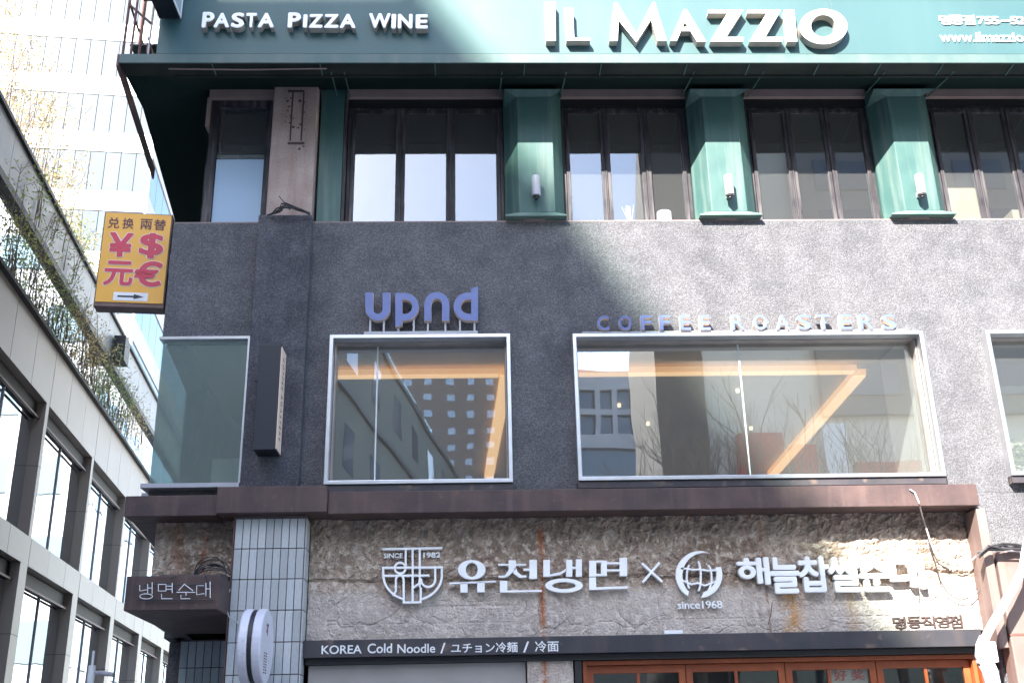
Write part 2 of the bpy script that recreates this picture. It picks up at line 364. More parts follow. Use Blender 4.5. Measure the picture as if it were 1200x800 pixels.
# ------------------------------------------------------------------ the corner building
B = thing('corner_building', 'dark pebble-dashed corner building with green piers above and bare concrete shopfront below', 'building', (0, 0, 0))
XR = 14.0
WIN2 = (-2.06, 0.435, 5.20, 7.30); WIN3 = (1.465, 6.53, 5.21, 7.29); WIN4 = (7.59, 11.6, 5.21, 7.29)
mb = MB(); wall_cells(mb, -3.27, XR, 4.95, 9.24, [WIN2, WIN3, WIN4], 0.0, 0.35)
wall_cells(mb, -4.57, -3.27, 7.39, 9.24, [], 0.0, 0.35)
mb.build('wall', pebble, B)
MB().box(-4.55, -3.28, 0.02, 0.33, 4.9, 5.12).build('wall', pebble, B)
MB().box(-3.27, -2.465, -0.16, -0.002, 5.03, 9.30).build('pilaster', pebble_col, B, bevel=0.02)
# side wall of the lane, and the rest of the hull
def side_pt(x, t): return (x + GY.x * t, GY.y * t)
def side_slab(m, t0, t1, z0, z1, xo=-4.57, th=0.3):
    a, b = side_pt(xo, t0), side_pt(xo, t1)
    return m.zprism([a, (a[0] + th, a[1]), (b[0] + th, b[1]), b], z0, z1)
m = MB(); side_slab(m, 0.36, 10.2, 7.39, 9.24); side_slab(m, 2.6, 10.2, 3.4, 7.385); side_slab(m, 0.0 + 3.2, 10.2, 0.0, 3.39); m.build('wall', pebble, B, label='dark side wall along the lane')
m = MB(); m.box(-5.65, XR, 10.25, 10.5, 0, 24); m.box(XR + .01, XR + 0.3, 0.0, 10.5, 0, 24); m.build('rear_wall', pebble, B)
# floors inside
m = MB(); m.box(-4.5, XR - .01, 0.36, 10.2, 4.35, 4.62); m.build('floor_slab', int_floor, B)
m = MB(); m.box(-4.6, XR - .01, 0.37, 10.2, 7.62, 7.9); m.build('ceiling', int_wall, B)
MB().box(-4.6, XR - .01, 0.4, 10.2, 9.0, 9.12).build('floor_slab', int_floor, B)
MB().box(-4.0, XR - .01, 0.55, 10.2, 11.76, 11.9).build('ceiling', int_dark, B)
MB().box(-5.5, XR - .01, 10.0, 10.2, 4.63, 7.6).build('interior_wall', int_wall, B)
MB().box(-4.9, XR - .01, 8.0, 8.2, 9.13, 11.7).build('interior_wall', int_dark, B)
# partition beside the big window whose face takes the sun, and one between the shops
MB().box(6.64, 6.78, 0.4, 1.75, 4.63, 7.56).build('partition', int_white, B)
MB().box(7.75, 10.5, 1.3, 1.42, 4.63, 6.95).build('partition', creamw, B)
MB().box(0.62, 0.74, 0.4, 1.5, 4.63, 7.6).build('partition', int_wall, B)
MB().box(-3.0, -2.8, 0.37, 2.2, 4.63, 7.6).build('partition', int_white, B)
# warm cove lights in the café ceiling
def strip(x0, y0, x1, y1, w=0.16):
    d = Vector((x1 - x0, y1 - y0, 0)).normalized(); n = Vector((-d.y, d.x, 0)) * w / 2
    p = [(x0 - n.x, y0 - n.y), (x1 - n.x, y1 - n.y), (x1 + n.x, y1 + n.y), (x0 + n.x, y0 + n.y)]
    return p
for p, lab in ((strip(-2.35, 2.06, 0.38, 2.06, .15), 'warm ceiling light strip behind the smaller café window, parallel to it'), (strip(0.5, 2.0, 0.26, 9.2, .21), 'warm ceiling light strip running deep into the room behind the smaller café window'),
               (strip(1.5, 2.06, 6.33, 2.06, .15), 'warm ceiling light strip behind the wide café window, parallel to it'), (strip(6.45, 2.2, 6.75, 9.3, .21), 'warm ceiling light strip running diagonally deep into the room behind the wide café window')):
    t = thing('ceiling_light', lab, 'light', (p[0][0], p[0][1], 7.4), 0, 'warm light strips in the café ceiling')
    MB().zprism(p, 7.47, 7.57).build('lamp_shade', warm, t)
    q = [((a[0] * .8 + p[(i + 2) % 4][0] * .2 * 1), (a[1] * .8 + p[(i + 2) % 4][1] * .2)) for i, a in enumerate(p)]
    cx = sum(a[0] for a in p) / 4; cy = sum(a[1] for a in p) / 4
    q = [(cx + (a[0] - cx) * .985, cy + (a[1] - cy) * .985) for a in p]
    MB().zprism(q, 7.45, 7.468).build('light_tube', warm2, t)
MB().box(-2.6, 6.62, 2.2, 9.9, 7.575, 7.618).build('ceiling_panel', int_wall, B)
for x, y, wh in ((1.9, 4.8, 'leftmost'), (2.6, 4.0, 'second from the left'), (3.3, 5.2, 'middle'), (4.6, 3.2, 'nearest to the glass'), (5.4, 5.6, 'rightmost')):
    o = MB().tube([(x, y, 7.5), (x, y, 7.56)], 0.035, 16).build('downlight', down_m); tag(o, 'small round downlight in the café ceiling behind the wide window, ' + wh, 'light', 'round downlights in the café ceiling')

# silver window surrounds of the café floor
def shop_window(x0, x1, z0, z1, joints, gm, lab, floor_lip=0.05):
    w = part('window', B, (x0, -0.1, z0)); w['label'] = lab
    MB().frame(x0 - .06, x1 + .06, z0 - .06, z1 + .05, 0.055, -0.16, 0.02).build('frame', chrome, w, bevel=0.006)
    MB().frame(x0 - .01, x1 + .01, z0 - .01, z1 + .01, 0.03, 0.022, 0.30).build('reveal', steel_in, w)
    MB().box(x0 - .06, x1 + .06, -0.13, -0.004, z0 - .16, z0 - .068).build('sill', darksteel, w)
    xs = [x0 + .02] + list(joints) + [x1 - .02]
    for a, b in zip(xs, xs[1:]):
        MB().box(a + .006, b - .006, 0.16, 0.172, z0 + .02, z1 - .02).build('pane', gm, w)
    for j in joints: MB().box(j - .012, j + .012, 0.165, 0.18, z0 + .02, z1 - .02).build('glass_joint', whitep, w)
    return w
shop_window(*WIN2, [-1.45], gl_shop, 'silver framed café window under the blue-violet letters')
shop_window(*WIN3, [3.90], gl_shop, 'wide silver framed café window under the spaced letters')
shop_window(*WIN4, [9.6], gl_shop, 'café window cut by the right edge of the photo')
# glazed corner
w = part('window', B, (-4.57, 0.0, 5.19)); w['label'] = 'frameless corner glazing wrapping round to the lane'
MB().box(-4.60, -3.27, -0.05, 0.16, 7.345, 7.385).build('frame', chrome, w)
MB().box(-3.315, -3.285, -0.06, 0.1, 5.195, 7.343).build('frame', chrome, w)
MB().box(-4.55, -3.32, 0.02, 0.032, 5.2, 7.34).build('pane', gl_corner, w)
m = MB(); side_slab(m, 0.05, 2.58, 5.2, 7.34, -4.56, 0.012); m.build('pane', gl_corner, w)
MB().box(-4.62, -3.28, -0.16, 0.4, 5.125, 5.185).build('sill', greyw, w)
m = MB(); side_slab(m, 0.41, 2.7, 5.125, 5.185, -4.72, 0.4); m.build('sill', greyw, w)
MB().box(-4.3, -3.35, 2.4, 2.5, 4.63, 6.2).build('interior_wall', int_white, B)

# rusty steel belt above the shopfront
MB().box(-2.02, 6.9, -0.35, 0.09, 4.69, 4.99).build('rusty_beam', rustm, B, bevel=0.008)
MB().box(-3.50, -2.025, -0.44, 0.09, 4.70, 5.06).build('rusty_beam', rustm, B, bevel=0.008, label='boxed-out piece of rusty beam over the tiled column')
m = MB(); m.box(-4.74, -3.505, -0.35, 0.09, 4.69, 4.97); a = side_pt(-4.74, 0.10)
m.zprism([(-4.74, .095), side_pt(-4.75, 3.4), (side_pt(-4.75, 3.4)[0] + .5, side_pt(-4.75, 3.4)[1]), (-3.51, .095)], 4.69, 4.97)
m.build('rusty_beam', rustm, B, bevel=0.008, label='rusty beam end wrapping round into the lane')
MB().box(-2.02, 6.86, 0.1, 0.34, 4.69, 4.94).build('lintel', darksteel, B)

# bare concrete band with real relief
def conc_wall(x0, x1, z0, z1, y, nx, nz, name):
    mb = MB(); vs = []
    for j in range(nz + 1):
        z = z0 + (z1 - z0) * j / nz
        for i in range(nx + 1):
            x = x0 + (x1 - x0) * i / nx; p = Vector((x, 0, z))
            up = min(1, max(0, (z - 3.72) / 0.12)); d = 0.0
            n1 = mnoise.fractal(p * 3.1, 0.8, 2.0, 5); n2 = mnoise.fractal(p * 14.0, 0.7, 2.0, 3)
            d += up * (0.036 * n1 + 0.024 * n2) + (1 - up) * (0.004 * n1 + 0.003 * n2)
            ledge = 3.86 + 0.05 * mnoise.noise(Vector((x * 1.7, 3, 1))) + 0.025 * mnoise.noise(Vector((x * 9, 8, 1)))
            if abs(z - ledge) < 0.02: d -= 0.03
            if z < ledge and up > 0: d -= 0.012 * up
            for zz in (3.28, 3.50):          # board joints of the lower strip
                if abs(z - zz) < 0.012 and mnoise.noise(Vector((x * .8, zz * 9, 2))) > -.1: d -= 0.006
            cr = mnoise.voronoi(Vector((x * 1.3, 0, z * 1.9)) + 0.25 * mnoise.noise_vector(p * 4))[0]
            if cr[1] - cr[0] < 0.022: d -= 0.011
            hole = mnoise.voronoi(Vector((x * 7, 2, z * 7)))[0][0]
            if hole < 0.11: d -= 0.02 * up + 0.012
            if z > 4.45: d += 0.012 * mnoise.noise(p * 9)
            vs.append((x, y - d, z))
    fs = [(j * (nx + 1) + i, j * (nx + 1) + i + 1, (j + 1) * (nx + 1) + i + 1, (j + 1) * (nx + 1) + i) for j in range(nz) for i in range(nx)]
    mb.add(vs, fs); mb.box(x0, x1, y + 0.045, y + 0.3, z0, z1)
    return mb
def concrete_mat():
    m = M('spalled_concrete', (0.48, 0.385, 0.305), (0.27, 0.20, 0.15), 2.6, 0.95, 0, 1.0, 34, streak=((0.24, 0.15, 0.105), 0.5, 3.0), speck=((0.60, 0.505, 0.42), 11, 0.5, 0.64), bdist=0.035, spots=((0.09, 0.065, 0.055), 8.0, 0.10))
    t = m.node_tree; N = t.nodes; L = t.links; b = N['Principled BSDF']; src = b.inputs['Base Color'].links[0].from_socket
    geo = N.new('ShaderNodeNewGeometry'); sep = N.new('ShaderNodeSeparateXYZ'); L.new(geo.outputs['Position'], sep.inputs[0])
    nz = N.new('ShaderNodeTexNoise'); nz.inputs['Scale'].default_value = 7; nz.inputs['Detail'].default_value = 6; L.new(geo.outputs['Position'], nz.inputs['Vector'])
    def math_(op, a, b_, clamp=False):
        x = N.new('ShaderNodeMath'); x.operation = op; x.use_clamp = clamp
        for i, s in enumerate((a, b_)):
            if isinstance(s, (int, float)): x.inputs[i].default_value = s
            else: L.new(s, x.inputs[i])
        return x.outputs[0]
    def mixc(fac, a, c):
        x = N.new('ShaderNodeMix'); x.data_type = 'RGBA'; L.new(fac, x.inputs[0]); L.new(a, x.inputs[6]); x.inputs[7].default_value = (*c, 1); return x.outputs[2]
    wob = math_('MULTIPLY', math_('SUBTRACT', nz.outputs['Fac'], 0.5), 0.12)
    vo = N.new('ShaderNodeTexVoronoi'); vo.feature = 'DISTANCE_TO_EDGE'; vo.inputs['Scale'].default_value = 2.3
    wv = N.new('ShaderNodeVectorMath'); wv.operation = 'MULTIPLY_ADD'; L.new(nz.outputs['Color'], wv.inputs[0]); wv.inputs[1].default_value = (0.35, 0.35, 0.35); L.new(geo.outputs['Position'], wv.inputs[2]); L.new(wv.outputs[0], vo.inputs['Vector'])
    crk = math_('MULTIPLY', math_('SUBTRACT', 1.0, math_('MULTIPLY', vo.outputs['Distance'], 70.0), True), math_('MULTIPLY', math_('SUBTRACT', nz.outputs['Fac'], 0.46), 9.0, True))
    src = mixc(math_('MULTIPLY', crk, 0.75), src, (0.13, 0.095, 0.08))
    # pale skim coat on the lower strip, brown old face at the top
    low = math_('SUBTRACT', 1.0, math_('MULTIPLY', math_('SUBTRACT', math_('ADD', sep.outputs[2], wob), 3.66), 12.0, True), True)
    src = mixc(math_('MULTIPLY', low, 0.42), src, (0.60, 0.55, 0.52))
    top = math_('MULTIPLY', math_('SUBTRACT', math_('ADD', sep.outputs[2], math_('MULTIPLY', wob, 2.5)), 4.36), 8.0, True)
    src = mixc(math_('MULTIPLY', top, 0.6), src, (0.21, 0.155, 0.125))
    # rust run-offs: a thin full-height one, a broad one below the sign, and a few faint
    for x0, wd, amt, zt, colr in ((0.87, 0.065, 0.98, 4.7, (0.36, 0.12, 0.04)), (0.99, 0.035, 0.5, 4.7, (0.6, 0.5, 0.45)), (4.28, 0.20, 0.85, 3.95, (0.50, 0.25, 0.07)), (5.1, 0.12, 0.45, 3.8, (0.5, 0.3, 0.12)), (-3.75, 0.05, 0.8, 4.6, (0.36, 0.13, 0.05)), (-4.1, 0.12, 0.5, 4.7, (0.35, 0.15, 0.08)), (3.95, 0.03, 0.6, 4.7, (0.25, 0.1, 0.05))):
        dx = math_('ABSOLUTE', math_('SUBTRACT', math_('ADD', sep.outputs[0], math_('MULTIPLY', wob, wd * 6)), x0), 0)
        f = math_('SUBTRACT', 1.0, math_('DIVIDE', dx, wd), True)
        zf = math_('MULTIPLY', math_('SUBTRACT', zt, sep.outputs[2]), 6.0, True)
        patch = math_('MULTIPLY', math_('SUBTRACT', nz.outputs['Fac'], 0.28), 4.5, True)
        f = math_('MULTIPLY', math_('MULTIPLY', f, zf), patch); src = mixc(math_('MULTIPLY', f, amt), src, colr)
    L.new(src, b.inputs['Base Color']); return m
conc = concrete_mat()
conc_wall(-2.3, 6.86, 3.07, 4.70, 0.1, 560, 100, '').build('concrete_band', conc, B)
conc_wall(-4.42, -3.3, 3.7, 4.71, 0.1, 70, 64, '').build('concrete_band', conc, B, label='bare concrete patch between the lane corner and the tiled column')
m = MB(); side_slab(m, 0.42, 3.2, 3.4, 4.68, -4.42, 0.25); m.build('wall', darksteel, B)

# tiled column: each pale tile on its own
col = MB().box(-3.27, -2.32, -0.24, 0.2, 0.0, 4.695).build('tiled_column', grout, B)
tw, th = 0.094, 0.405
tm = MB().box(-.5, .5, -0.006, 0.006, -.5, .5); tme = tm.mesh('tile', tile_m)
ncol, x0c, x1c = 9, -3.262, -2.328; cw = (x1c - x0c) / ncol
rows = []; z = 4.66
while z > 1.9: rows.append((z - th, z)); z -= th
for (za, zb) in rows:
    for i in range(ncol):
        xa = x0c + i * cw
        inst(tme, 'tile', col, (xa + cw / 2, -0.247 + random.uniform(-.0015, .0015), (za + zb) / 2), scale=(cw - 0.012, 1, th - 0.014))
    for i in range(3):
        inst(tme, 'tile', col, (-2.313, -0.19 + i * 0.105, (za + zb) / 2), (0, 0, PI / 2), (0.1, 1, th - 0.014))
MB().box(-3.285, -3.272, -0.262, 0.2, 0.02, 4.69).build('corner_trim', rust2, B)

# recessed entrance at the lane: dark tiled back wall seen under the box sign
bw = MB().box(-4.7, -3.3, 2.9, 3.1, 0.0, 3.4).build('back_wall', grout, B)
dark_tile = M('dark_blue_tile', (0.30, 0.345, 0.38), (0.36, 0.40, 0.43), 6, 0.35, rand=0.12)  # blue-grey tile, darker in tone than the column's
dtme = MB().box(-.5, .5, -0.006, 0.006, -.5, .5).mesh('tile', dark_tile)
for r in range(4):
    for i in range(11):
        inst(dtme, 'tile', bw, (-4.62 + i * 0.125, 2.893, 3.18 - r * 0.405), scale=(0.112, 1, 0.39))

# lower lintel beam with the trilingual lettering
MB().box(-2.33, 6.74, -0.10, 0.09, 2.845, 3.068).build('lintel_beam', darksteel, B, bevel=0.006)
MB().box(-2.28, 6.72, 0.0, 0.3, 2.765, 2.84).build('lintel', black, B)
MB().box(-2.25, 0.62, 0.1, 0.16, 0.3, 2.76).build('shutter_panel', M('grey_shutter_sheet', (0.29, 0.27, 0.255), (0.35, 0.325, 0.31), 1.2, 0.55, 0, 0.05, 8), B)
MB().box(0.64, 1.25, 0.05, 0.3, 0.0, 2.762).build('concrete_pier', conc, B)
MB().box(1.27, 1.36, 0.02, 0.28, 0.0, 2.762).build('jamb', black, B)
# orange timber doors
def door(x0, x1, mid, hinge):
    d = part('door', B, (x0, 0.2, 0.15))
    MB().frame(x0, x1, 0.2, 2.70, 0.09, 0.20, 0.26, wt=0.10).build('frame', orange_w, d, bevel=0.006)
    MB().box(mid - .022, mid + .022, 0.205, 0.25, 0.3, 2.60).build('muntin', orange_w, d)
    MB().box(x0 + .09, mid - .025, 0.225, 0.235, 0.3, 2.60).build('pane', gl_door, d); MB().box(mid + .025, x1 - .09, 0.225, 0.235, 0.3, 2.60).build('pane', gl_door, d)
    return d
MB().frame(1.38, 6.70, 0.1, 2.76, 0.055, 0.10, 0.30).build('door_frame', orange_w, B, bevel=0.006)
for a, b_, mid in ((1.44, 2.765, 2.13), (2.775, 4.11, 3.45), (4.12, 5.35, 4.71), (5.36, 6.64, 6.03)): door(a, b_, mid, 0)
MB().box(1.3, 6.8, 1.6, 1.7, 0.0, 2.9).build('interior_wall', int_dark, B)
rm = M('red_print', (0.6, 0.02, 0.02), rough=0.5)
o = MB().box(4.75, 5.26, 0.30, 0.31, 2.15, 2.64).build('poster', M('poster_paper', (0.62, 0.6, 0.58), rough=0.7)); tag(o, 'white poster with red characters behind the orange door glass', 'poster')
glyph('好', 4.80, 4.98, 2.46, 2.60, 0.294, 0.299, 0.03).build('lettering', rm, o); glyph('奖', 5.04, 5.22, 2.46, 2.60, 0.294, 0.299, 0.03).build('lettering', rm, o)

# ---------------- third floor (set back 0.2 m behind the wall below; with fascia and lamps, coordinates scaled about the camera): piers, windows, soffit
MB().box(-2.46, -2.09, 0.2, 0.45, 9.32, 11.74).build('green_panel', green, B)
MB().box(-2.08, -2.035, 0.2, 0.45, 9.263, 11.57).build('window_jamb', frame_m, B)
MB().box(-3.20, -2.50, 0.02, 0.44, 9.305, 11.75).build('upper_column', colconc, B, bevel=0.02)
UP = [(-2.03, 0.466), (1.40, 3.445), (4.41, 6.425), (7.43, 9.43), (10.44, 12.47)]
for a, b_ in zip([u[1] for u in UP], [u[0] for u in UP][1:] + [XR]): MB().box(a + .002, b_ - .002, 0.222, 0.5, 9.263, 11.73).build('green_panel', green, B)
for a, b_ in UP:
    MB().box(a + .003, b_ - .003, 0.17, 0.5, 11.59, 11.735).build('lintel', lintel_m, B)
    MB().box(a + .005, b_ - .005, 0.24, 0.5, 11.465, 11.585).build('header', black, B)
MB().box(-4.26, -3.205, 0.17, 0.5, 11.59, 11.735).build('lintel', lintel_m, B)
side_slab(MB(), 0.51, 10.2, 11.59, 11.73, -4.26, 0.3).build('lintel', lintel_m, B)
MB().box(-4.56, XR, 0.002, 0.52, 9.242, 9.262).build('sill', lintel_m, B)
for n, (a, b_) in enumerate(UP):
    w = part('window', B, (a, 0.3, 9.27))
    MB().frame(a + .005, b_ - .005, 9.265, 11.455, 0.05, 0.29, 0.40, wb=0.03).build('frame', frame_m, w)
    ww = (b_ - a - 0.1) / 3
    for i in range(3):
        x = a + .05 + i * ww
        MB().frame(x + .012, x + ww - .012, 9.30, 11.40, 0.062, 0.26 + .012 * (i % 2), 0.33, wb=0.055, wt=.06).build('sash', frame_m, w, bevel=0.006)
        MB().box(x + .075, x + ww - .075, 0.295, 0.303, 9.356, 11.339).build('pane', gl_upper, w)
    for i in (1, 2):
        x = a + .05 + i * ww; MB().box(x - .010, x + .010, 0.25, 0.34, 9.30, 11.40).build('mullion', frame_m, w)
w = part('window', B, (-4.26, 0.3, 9.27)); w['label'] = 'large single pane at the lane corner of the top floor'
MB().frame(-4.23, -3.205, 9.265, 11.585, 0.13, 0.26, 0.4, wb=.05, wt=0.12).build('frame', frame_m, w)
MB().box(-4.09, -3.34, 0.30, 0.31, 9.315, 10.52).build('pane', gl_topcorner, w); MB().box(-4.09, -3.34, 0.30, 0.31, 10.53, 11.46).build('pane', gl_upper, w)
for x in (-3.9, -3.62): MB().box(x, x + .012, 0.32, 0.33, 9.32, 10.5).build('pale_strip', greyw, w)  # thin pale upright strips just behind the lower pane
MB().box(-4.285, -4.235, 0.17, 0.4, 11.05, 11.585).build('jamb', lintel_m, w)
side_slab(MB(), 0.45, 10.2, 9.265, 11.58, -4.25, 0.02).build('pane', gl_upper, w)
o = MB().box(-4.05, -3.28, 0.44, 0.45, 10.7, 11.5).build('roller_blind', int_dark); tag(o, 'dark roller blind half lowered in the top corner window', 'blind')
# green faceted piers
PC = [(0.953, 0.466, 1.40), (3.915, 3.445, 4.41), (6.925, 6.425, 7.43), (9.93, 9.43, 10.44)]
for c, a, b_ in PC:
    p = part('pier', B, (c, 0, 9.3)); hw = 0.275
    prof = [(a, 0.219), (c - hw, -0.10), (c + hw, -0.10), (b_, 0.219)]
    MB().zprism(prof, 9.352, 11.41).build('facing', green, p, bevel=0.008)
    m = MB(); m.hexa([(a, -.13, 9.297), (b_, -.13, 9.297), (b_, .218, 9.297), (a, .218, 9.297), (c - hw, -.103, 9.350), (c + hw, -.103, 9.350), (b_, .216, 9.350), (a, .216, 9.350)])
    m.box(a, b_, -.13, .218, 9.277, 9.296); m.build('foot', green_cap, p)
    MB().box(c - .2, c + .12, -.03, .1, 9.263, 9.276).build('packing_block', lintel_m, p)
    MB().hexa([(c - hw, -.10, 11.412), (c + hw, -.10, 11.412), (b_, .219, 11.412), (a, .219, 11.412), (a + .01, -.17, 11.51), (b_ - .01, -.17, 11.51), (b_, .219, 11.69), (a, .219, 11.69)]).build('head', green, p)
# overhanging soffit (front and lane side) and slab edge
zo, zi, XO = 11.41, 11.745, -5.31
MB().box(XO, XR + 2, -1.015, -0.68, zo, zo + .12).build('soffit_edge', soffit_g, B)
MB().hexa([(-4.97, -.679, zo + .01), (XR + 2, -.679, zo + .01), (XR + 2, .2, zi), (-4.31, .2, zi), (-4.97, -.679, zo + .2), (XR + 2, -.679, zo + .2), (XR + 2, .2, zi + .2), (-4.31, .2, zi + .2)]).build('soffit', soffit_m, B)
a1 = side_pt(-5.41, 10.0); b0 = (-4.313, 0.2); b1 = side_pt(-4.313, 10.0)
m = MB(); m.hexa([(XO, -.678, zo), (-4.972, -.678, zo + .01), (b0[0], .198, zi), (XO, .198, zo), (XO, -.678, zo + .2), (-4.972, -.678, zo + .2), (b0[0], .198, zi + .2), (XO, .198, zo + .2)])
m.hexa([(XO, .199, zo), (b0[0], .199, zi), (b1[0], b1[1], zi), (a1[0], a1[1], zo), (XO, .199, zo + .2), (b0[0], .199, zi + .2), (b1[0], b1[1], zi + .2), (a1[0], a1[1], zo + .2)])
m.build('soffit', soffit_m, B, label='dark soffit over the lane side')
MB().box(XO, XR + 2, -1.045, -1.017, 11.395, 11.54).build('slab_edge', teal_lip, B)
q0, q1 = (XO - .005, -1.04), side_pt(XO - .14, 2.4)
MB().zprism([q0, (q0[0] - .03, q0[1]), (q1[0] - .03, q1[1]), q1], 11.34, 11.55).build('slab_edge', rust2, B, label='rusty steel edge facing the lane')
MB().box(XO, XR + 2, -1.015, -.70, 11.55, 11.57).build('roof_ledge', teal_lip, B)
MB().box(XO, XR + 2, -.69, .2, 11.96, 11.98).build('roof_ledge', teal_lip, B)
MB().zprism([(XO, .21), side_pt(-5.41, 10.0), side_pt(-4.31, 10.0), (-4.31, .21)], 11.96, 11.99).build('roof_ledge', teal_lip, B)
MB().box(-4.56, XR + 2, -0.705, -0.675, 11.375, 11.398).build('soffit_rail', soffit_g, B)
for x in (-3.95, -2.33, -.6, .76, 1.93, 3.24, 4.2, 5.27, 6.23, 7.2, 8.3): MB().box(x, x + .018, -1.0, -0.71, 11.392, 11.409).build('soffit_batten', green, B)
for x in (-2.18, -1.98, .43, 1.42, 3.4, 4.48, 6.38, 7.46, 9.3):
    MB().tube([(x, -.8, 11.40), (x - .02, .15, 11.57)], 0.012, 6).build('stay_rod', green, B)
MB().tube([(-4.6, -.92, 11.37), (-3.45, -.92, 11.355), (-2.23, -.92, 11.375)], 0.012, 6).build('stay_rod', lintel_m, B)
MB().box(-4.78, XR + 2, -1.015, -.94, 11.575, 12.60).build('sign_band', teal, B)
MB().box(-4.80, XR + 2, -1.035, -0.2, 12.602, 12.67).build('coping', teal_lip, B)
for x in (-2.4, 1.6, 5.6, 9.6): MB().box(x, x + .006, -1.018, -1.0145, 11.58, 12.59).build('seam', teal_lip, B)
m = MB(); wall_cells(m, -4.6, XR, 12.68, 24, [(-3.5 + 3 * i, -1.5 + 3 * i, z, z + 1.6) for i in range(5) for z in (14, 17.3, 20.6)], -0.1, 0.2); m.build('upper_wall', pebble, B)
MB().box(-4.5, XR - .02, 0.21, 10, 23.7, 24).build('roof', int_dark, B); MB().box(-4.5, XR - .02, .22, 0.3, 12.7, 23.6).build('interior_wall', int_dark, B)
side_slab(MB(), 0.2, 10.2, 12.0, 24, -4.6, 0.3).build('wall', pebble, B)
# tie marks on the upper column
m = MB()
for u, v0, v1 in ((340, 108, 165), (353, 108, 165)):
    a, b_ = on(u, v1, .017), on(u, v0, .017); m.box(a.x - .012, a.x + .012, .012, .019, a.z, b_.z)
for v in (107, 168): a = on(347, v, .017); m.box(a.x - .13, a.x + .13, .013, .019, a.z - .02, a.z + .02)
for i in range(26):
    a = on(random.uniform(334, 360), random.uniform(115, 175), .017); r_ = random.uniform(.006, .02); m.box(a.x - r_, a.x + r_, .014, .019, a.z - r_, a.z + r_)
m.build('old_bracket_mark', M('dark_rust_stain', (0.07, 0.045, 0.04), rough=0.9), B)

# ------------------------------------------------------------------ wall lamps on the piers
def wall_lamp(x, lab):
    t = thing('wall_lamp', lab, 'lamp', (x, -0.10, 9.52), 0, 'cylinder lamps on the green piers')
    MB().tube([(x, -.245, 9.555), (x, -.245, 9.89)], 0.068, 24).build('lamp_shade', greyw, t, bevel=.006)
    MB().tube([(x, -.245, 9.54), (x, -.245, 9.554)], 0.055, 16).build('lens', int_dark, t)
    MB().tube([(x, -.245, 9.505), (x, -.245, 9.539)], 0.03, 10).build('cable_gland', black, t)
    MB().box(x - .03, x + .03, -.20, -.102, 9.57, 9.65).build('bracket', greyw, t)
    return t
l0 = wall_lamp(0.933, 'shaded grey cylinder lamp on the leftmost green pier')
for x, lab in ((3.905, 'sunlit cylinder lamp on the green pier above the wide café window'), (6.885, 'sunlit cylinder lamp on the rightmost green pier in view'), (9.93, 'cylinder lamp on the pier beyond the right edge')):
    c = copy_tree(l0); c.location.x = x; c['label'] = lab

# ------------------------------------------------------------------ signs on the teal band
Yf, Yb = -1.15, -1.015
S = thing('sign_lettering', 'large white block letters IL MAZZIO on the sunlit half of the teal band'.replace('IL MAZZIO ', ''), 'sign', (3.2, -1.2, 11.5))
def polyletter(outlines, z4=(600, 0), sc=4.0, holes=None):
    m = MB()
    for o_ in outlines: m.prism(px(o_, Yf, sc, *z4), Yf, Yb)
    ob = m.build('letter', letterw, S); facesplit(ob, letterside); return ob
polyletter([[(152, 10), (203, 10), (205, 192), (160, 192)]])
polyletter([[(245, 40), (285, 40), (291, 178), (366, 178), (367, 190), (256, 190)]])
polyletter([[(457, 192), (480, 10), (490, 10), (583, 160), (660, 10), (668, 10), (726, 192), (683, 192), (652, 92), (583, 198), (499, 95), (495, 192)]])
polyletter([[(742, 192), (806, 45), (818, 45), (910, 196), (868, 196), (846, 148), (784, 148), (768, 192)], ][0:0] or
           [[(742, 192), (806, 45), (818, 45), (810, 103), (772, 192)], [(818, 45), (910, 196), (868, 196), (810, 103)], [(795, 128), (826, 128), (836, 146), (784, 146)]])
for dx in (0, 184):
    polyletter([[(920 + dx, 47), (1085 + dx - (8 if dx else 0), 47), (1002 + dx, 175), (1087 + dx, 175), (1083 + dx, 195), (930 + dx, 195), (1010 + dx, 62), (919 + dx, 62)]])
polyletter([[(75, 47), (122, 47), (137, 195), (92, 195)]], (900, 0))
def ell(cx, cy, rx, ry, n=40): return [(cx + rx * math.cos(2 * PI * i / n), cy + ry * math.sin(2 * PI * i / n)) for i in range(n)]
m = MB(); m.ring(px(ell(260, 125, 112, 82), Yf, 4, 900, 0), px(ell(259, 122, 58, 52), Yf, 4, 900, 0), Yb, Yf); 
m.f = [q[::-1] for q in m.f]; ob = m.build('letter', letterw, S); ob.data.update()
def fix_normals(ob):
    import bmesh
    bm = bmesh.new(); bm.from_mesh(ob.data); bmesh.ops.recalc_face_normals(bm, faces=bm.faces); bm.to_mesh(ob.data); bm.free(); ob.data.update()
fix_normals(ob); facesplit(ob, letterside)
for ch in list(S.children): pass

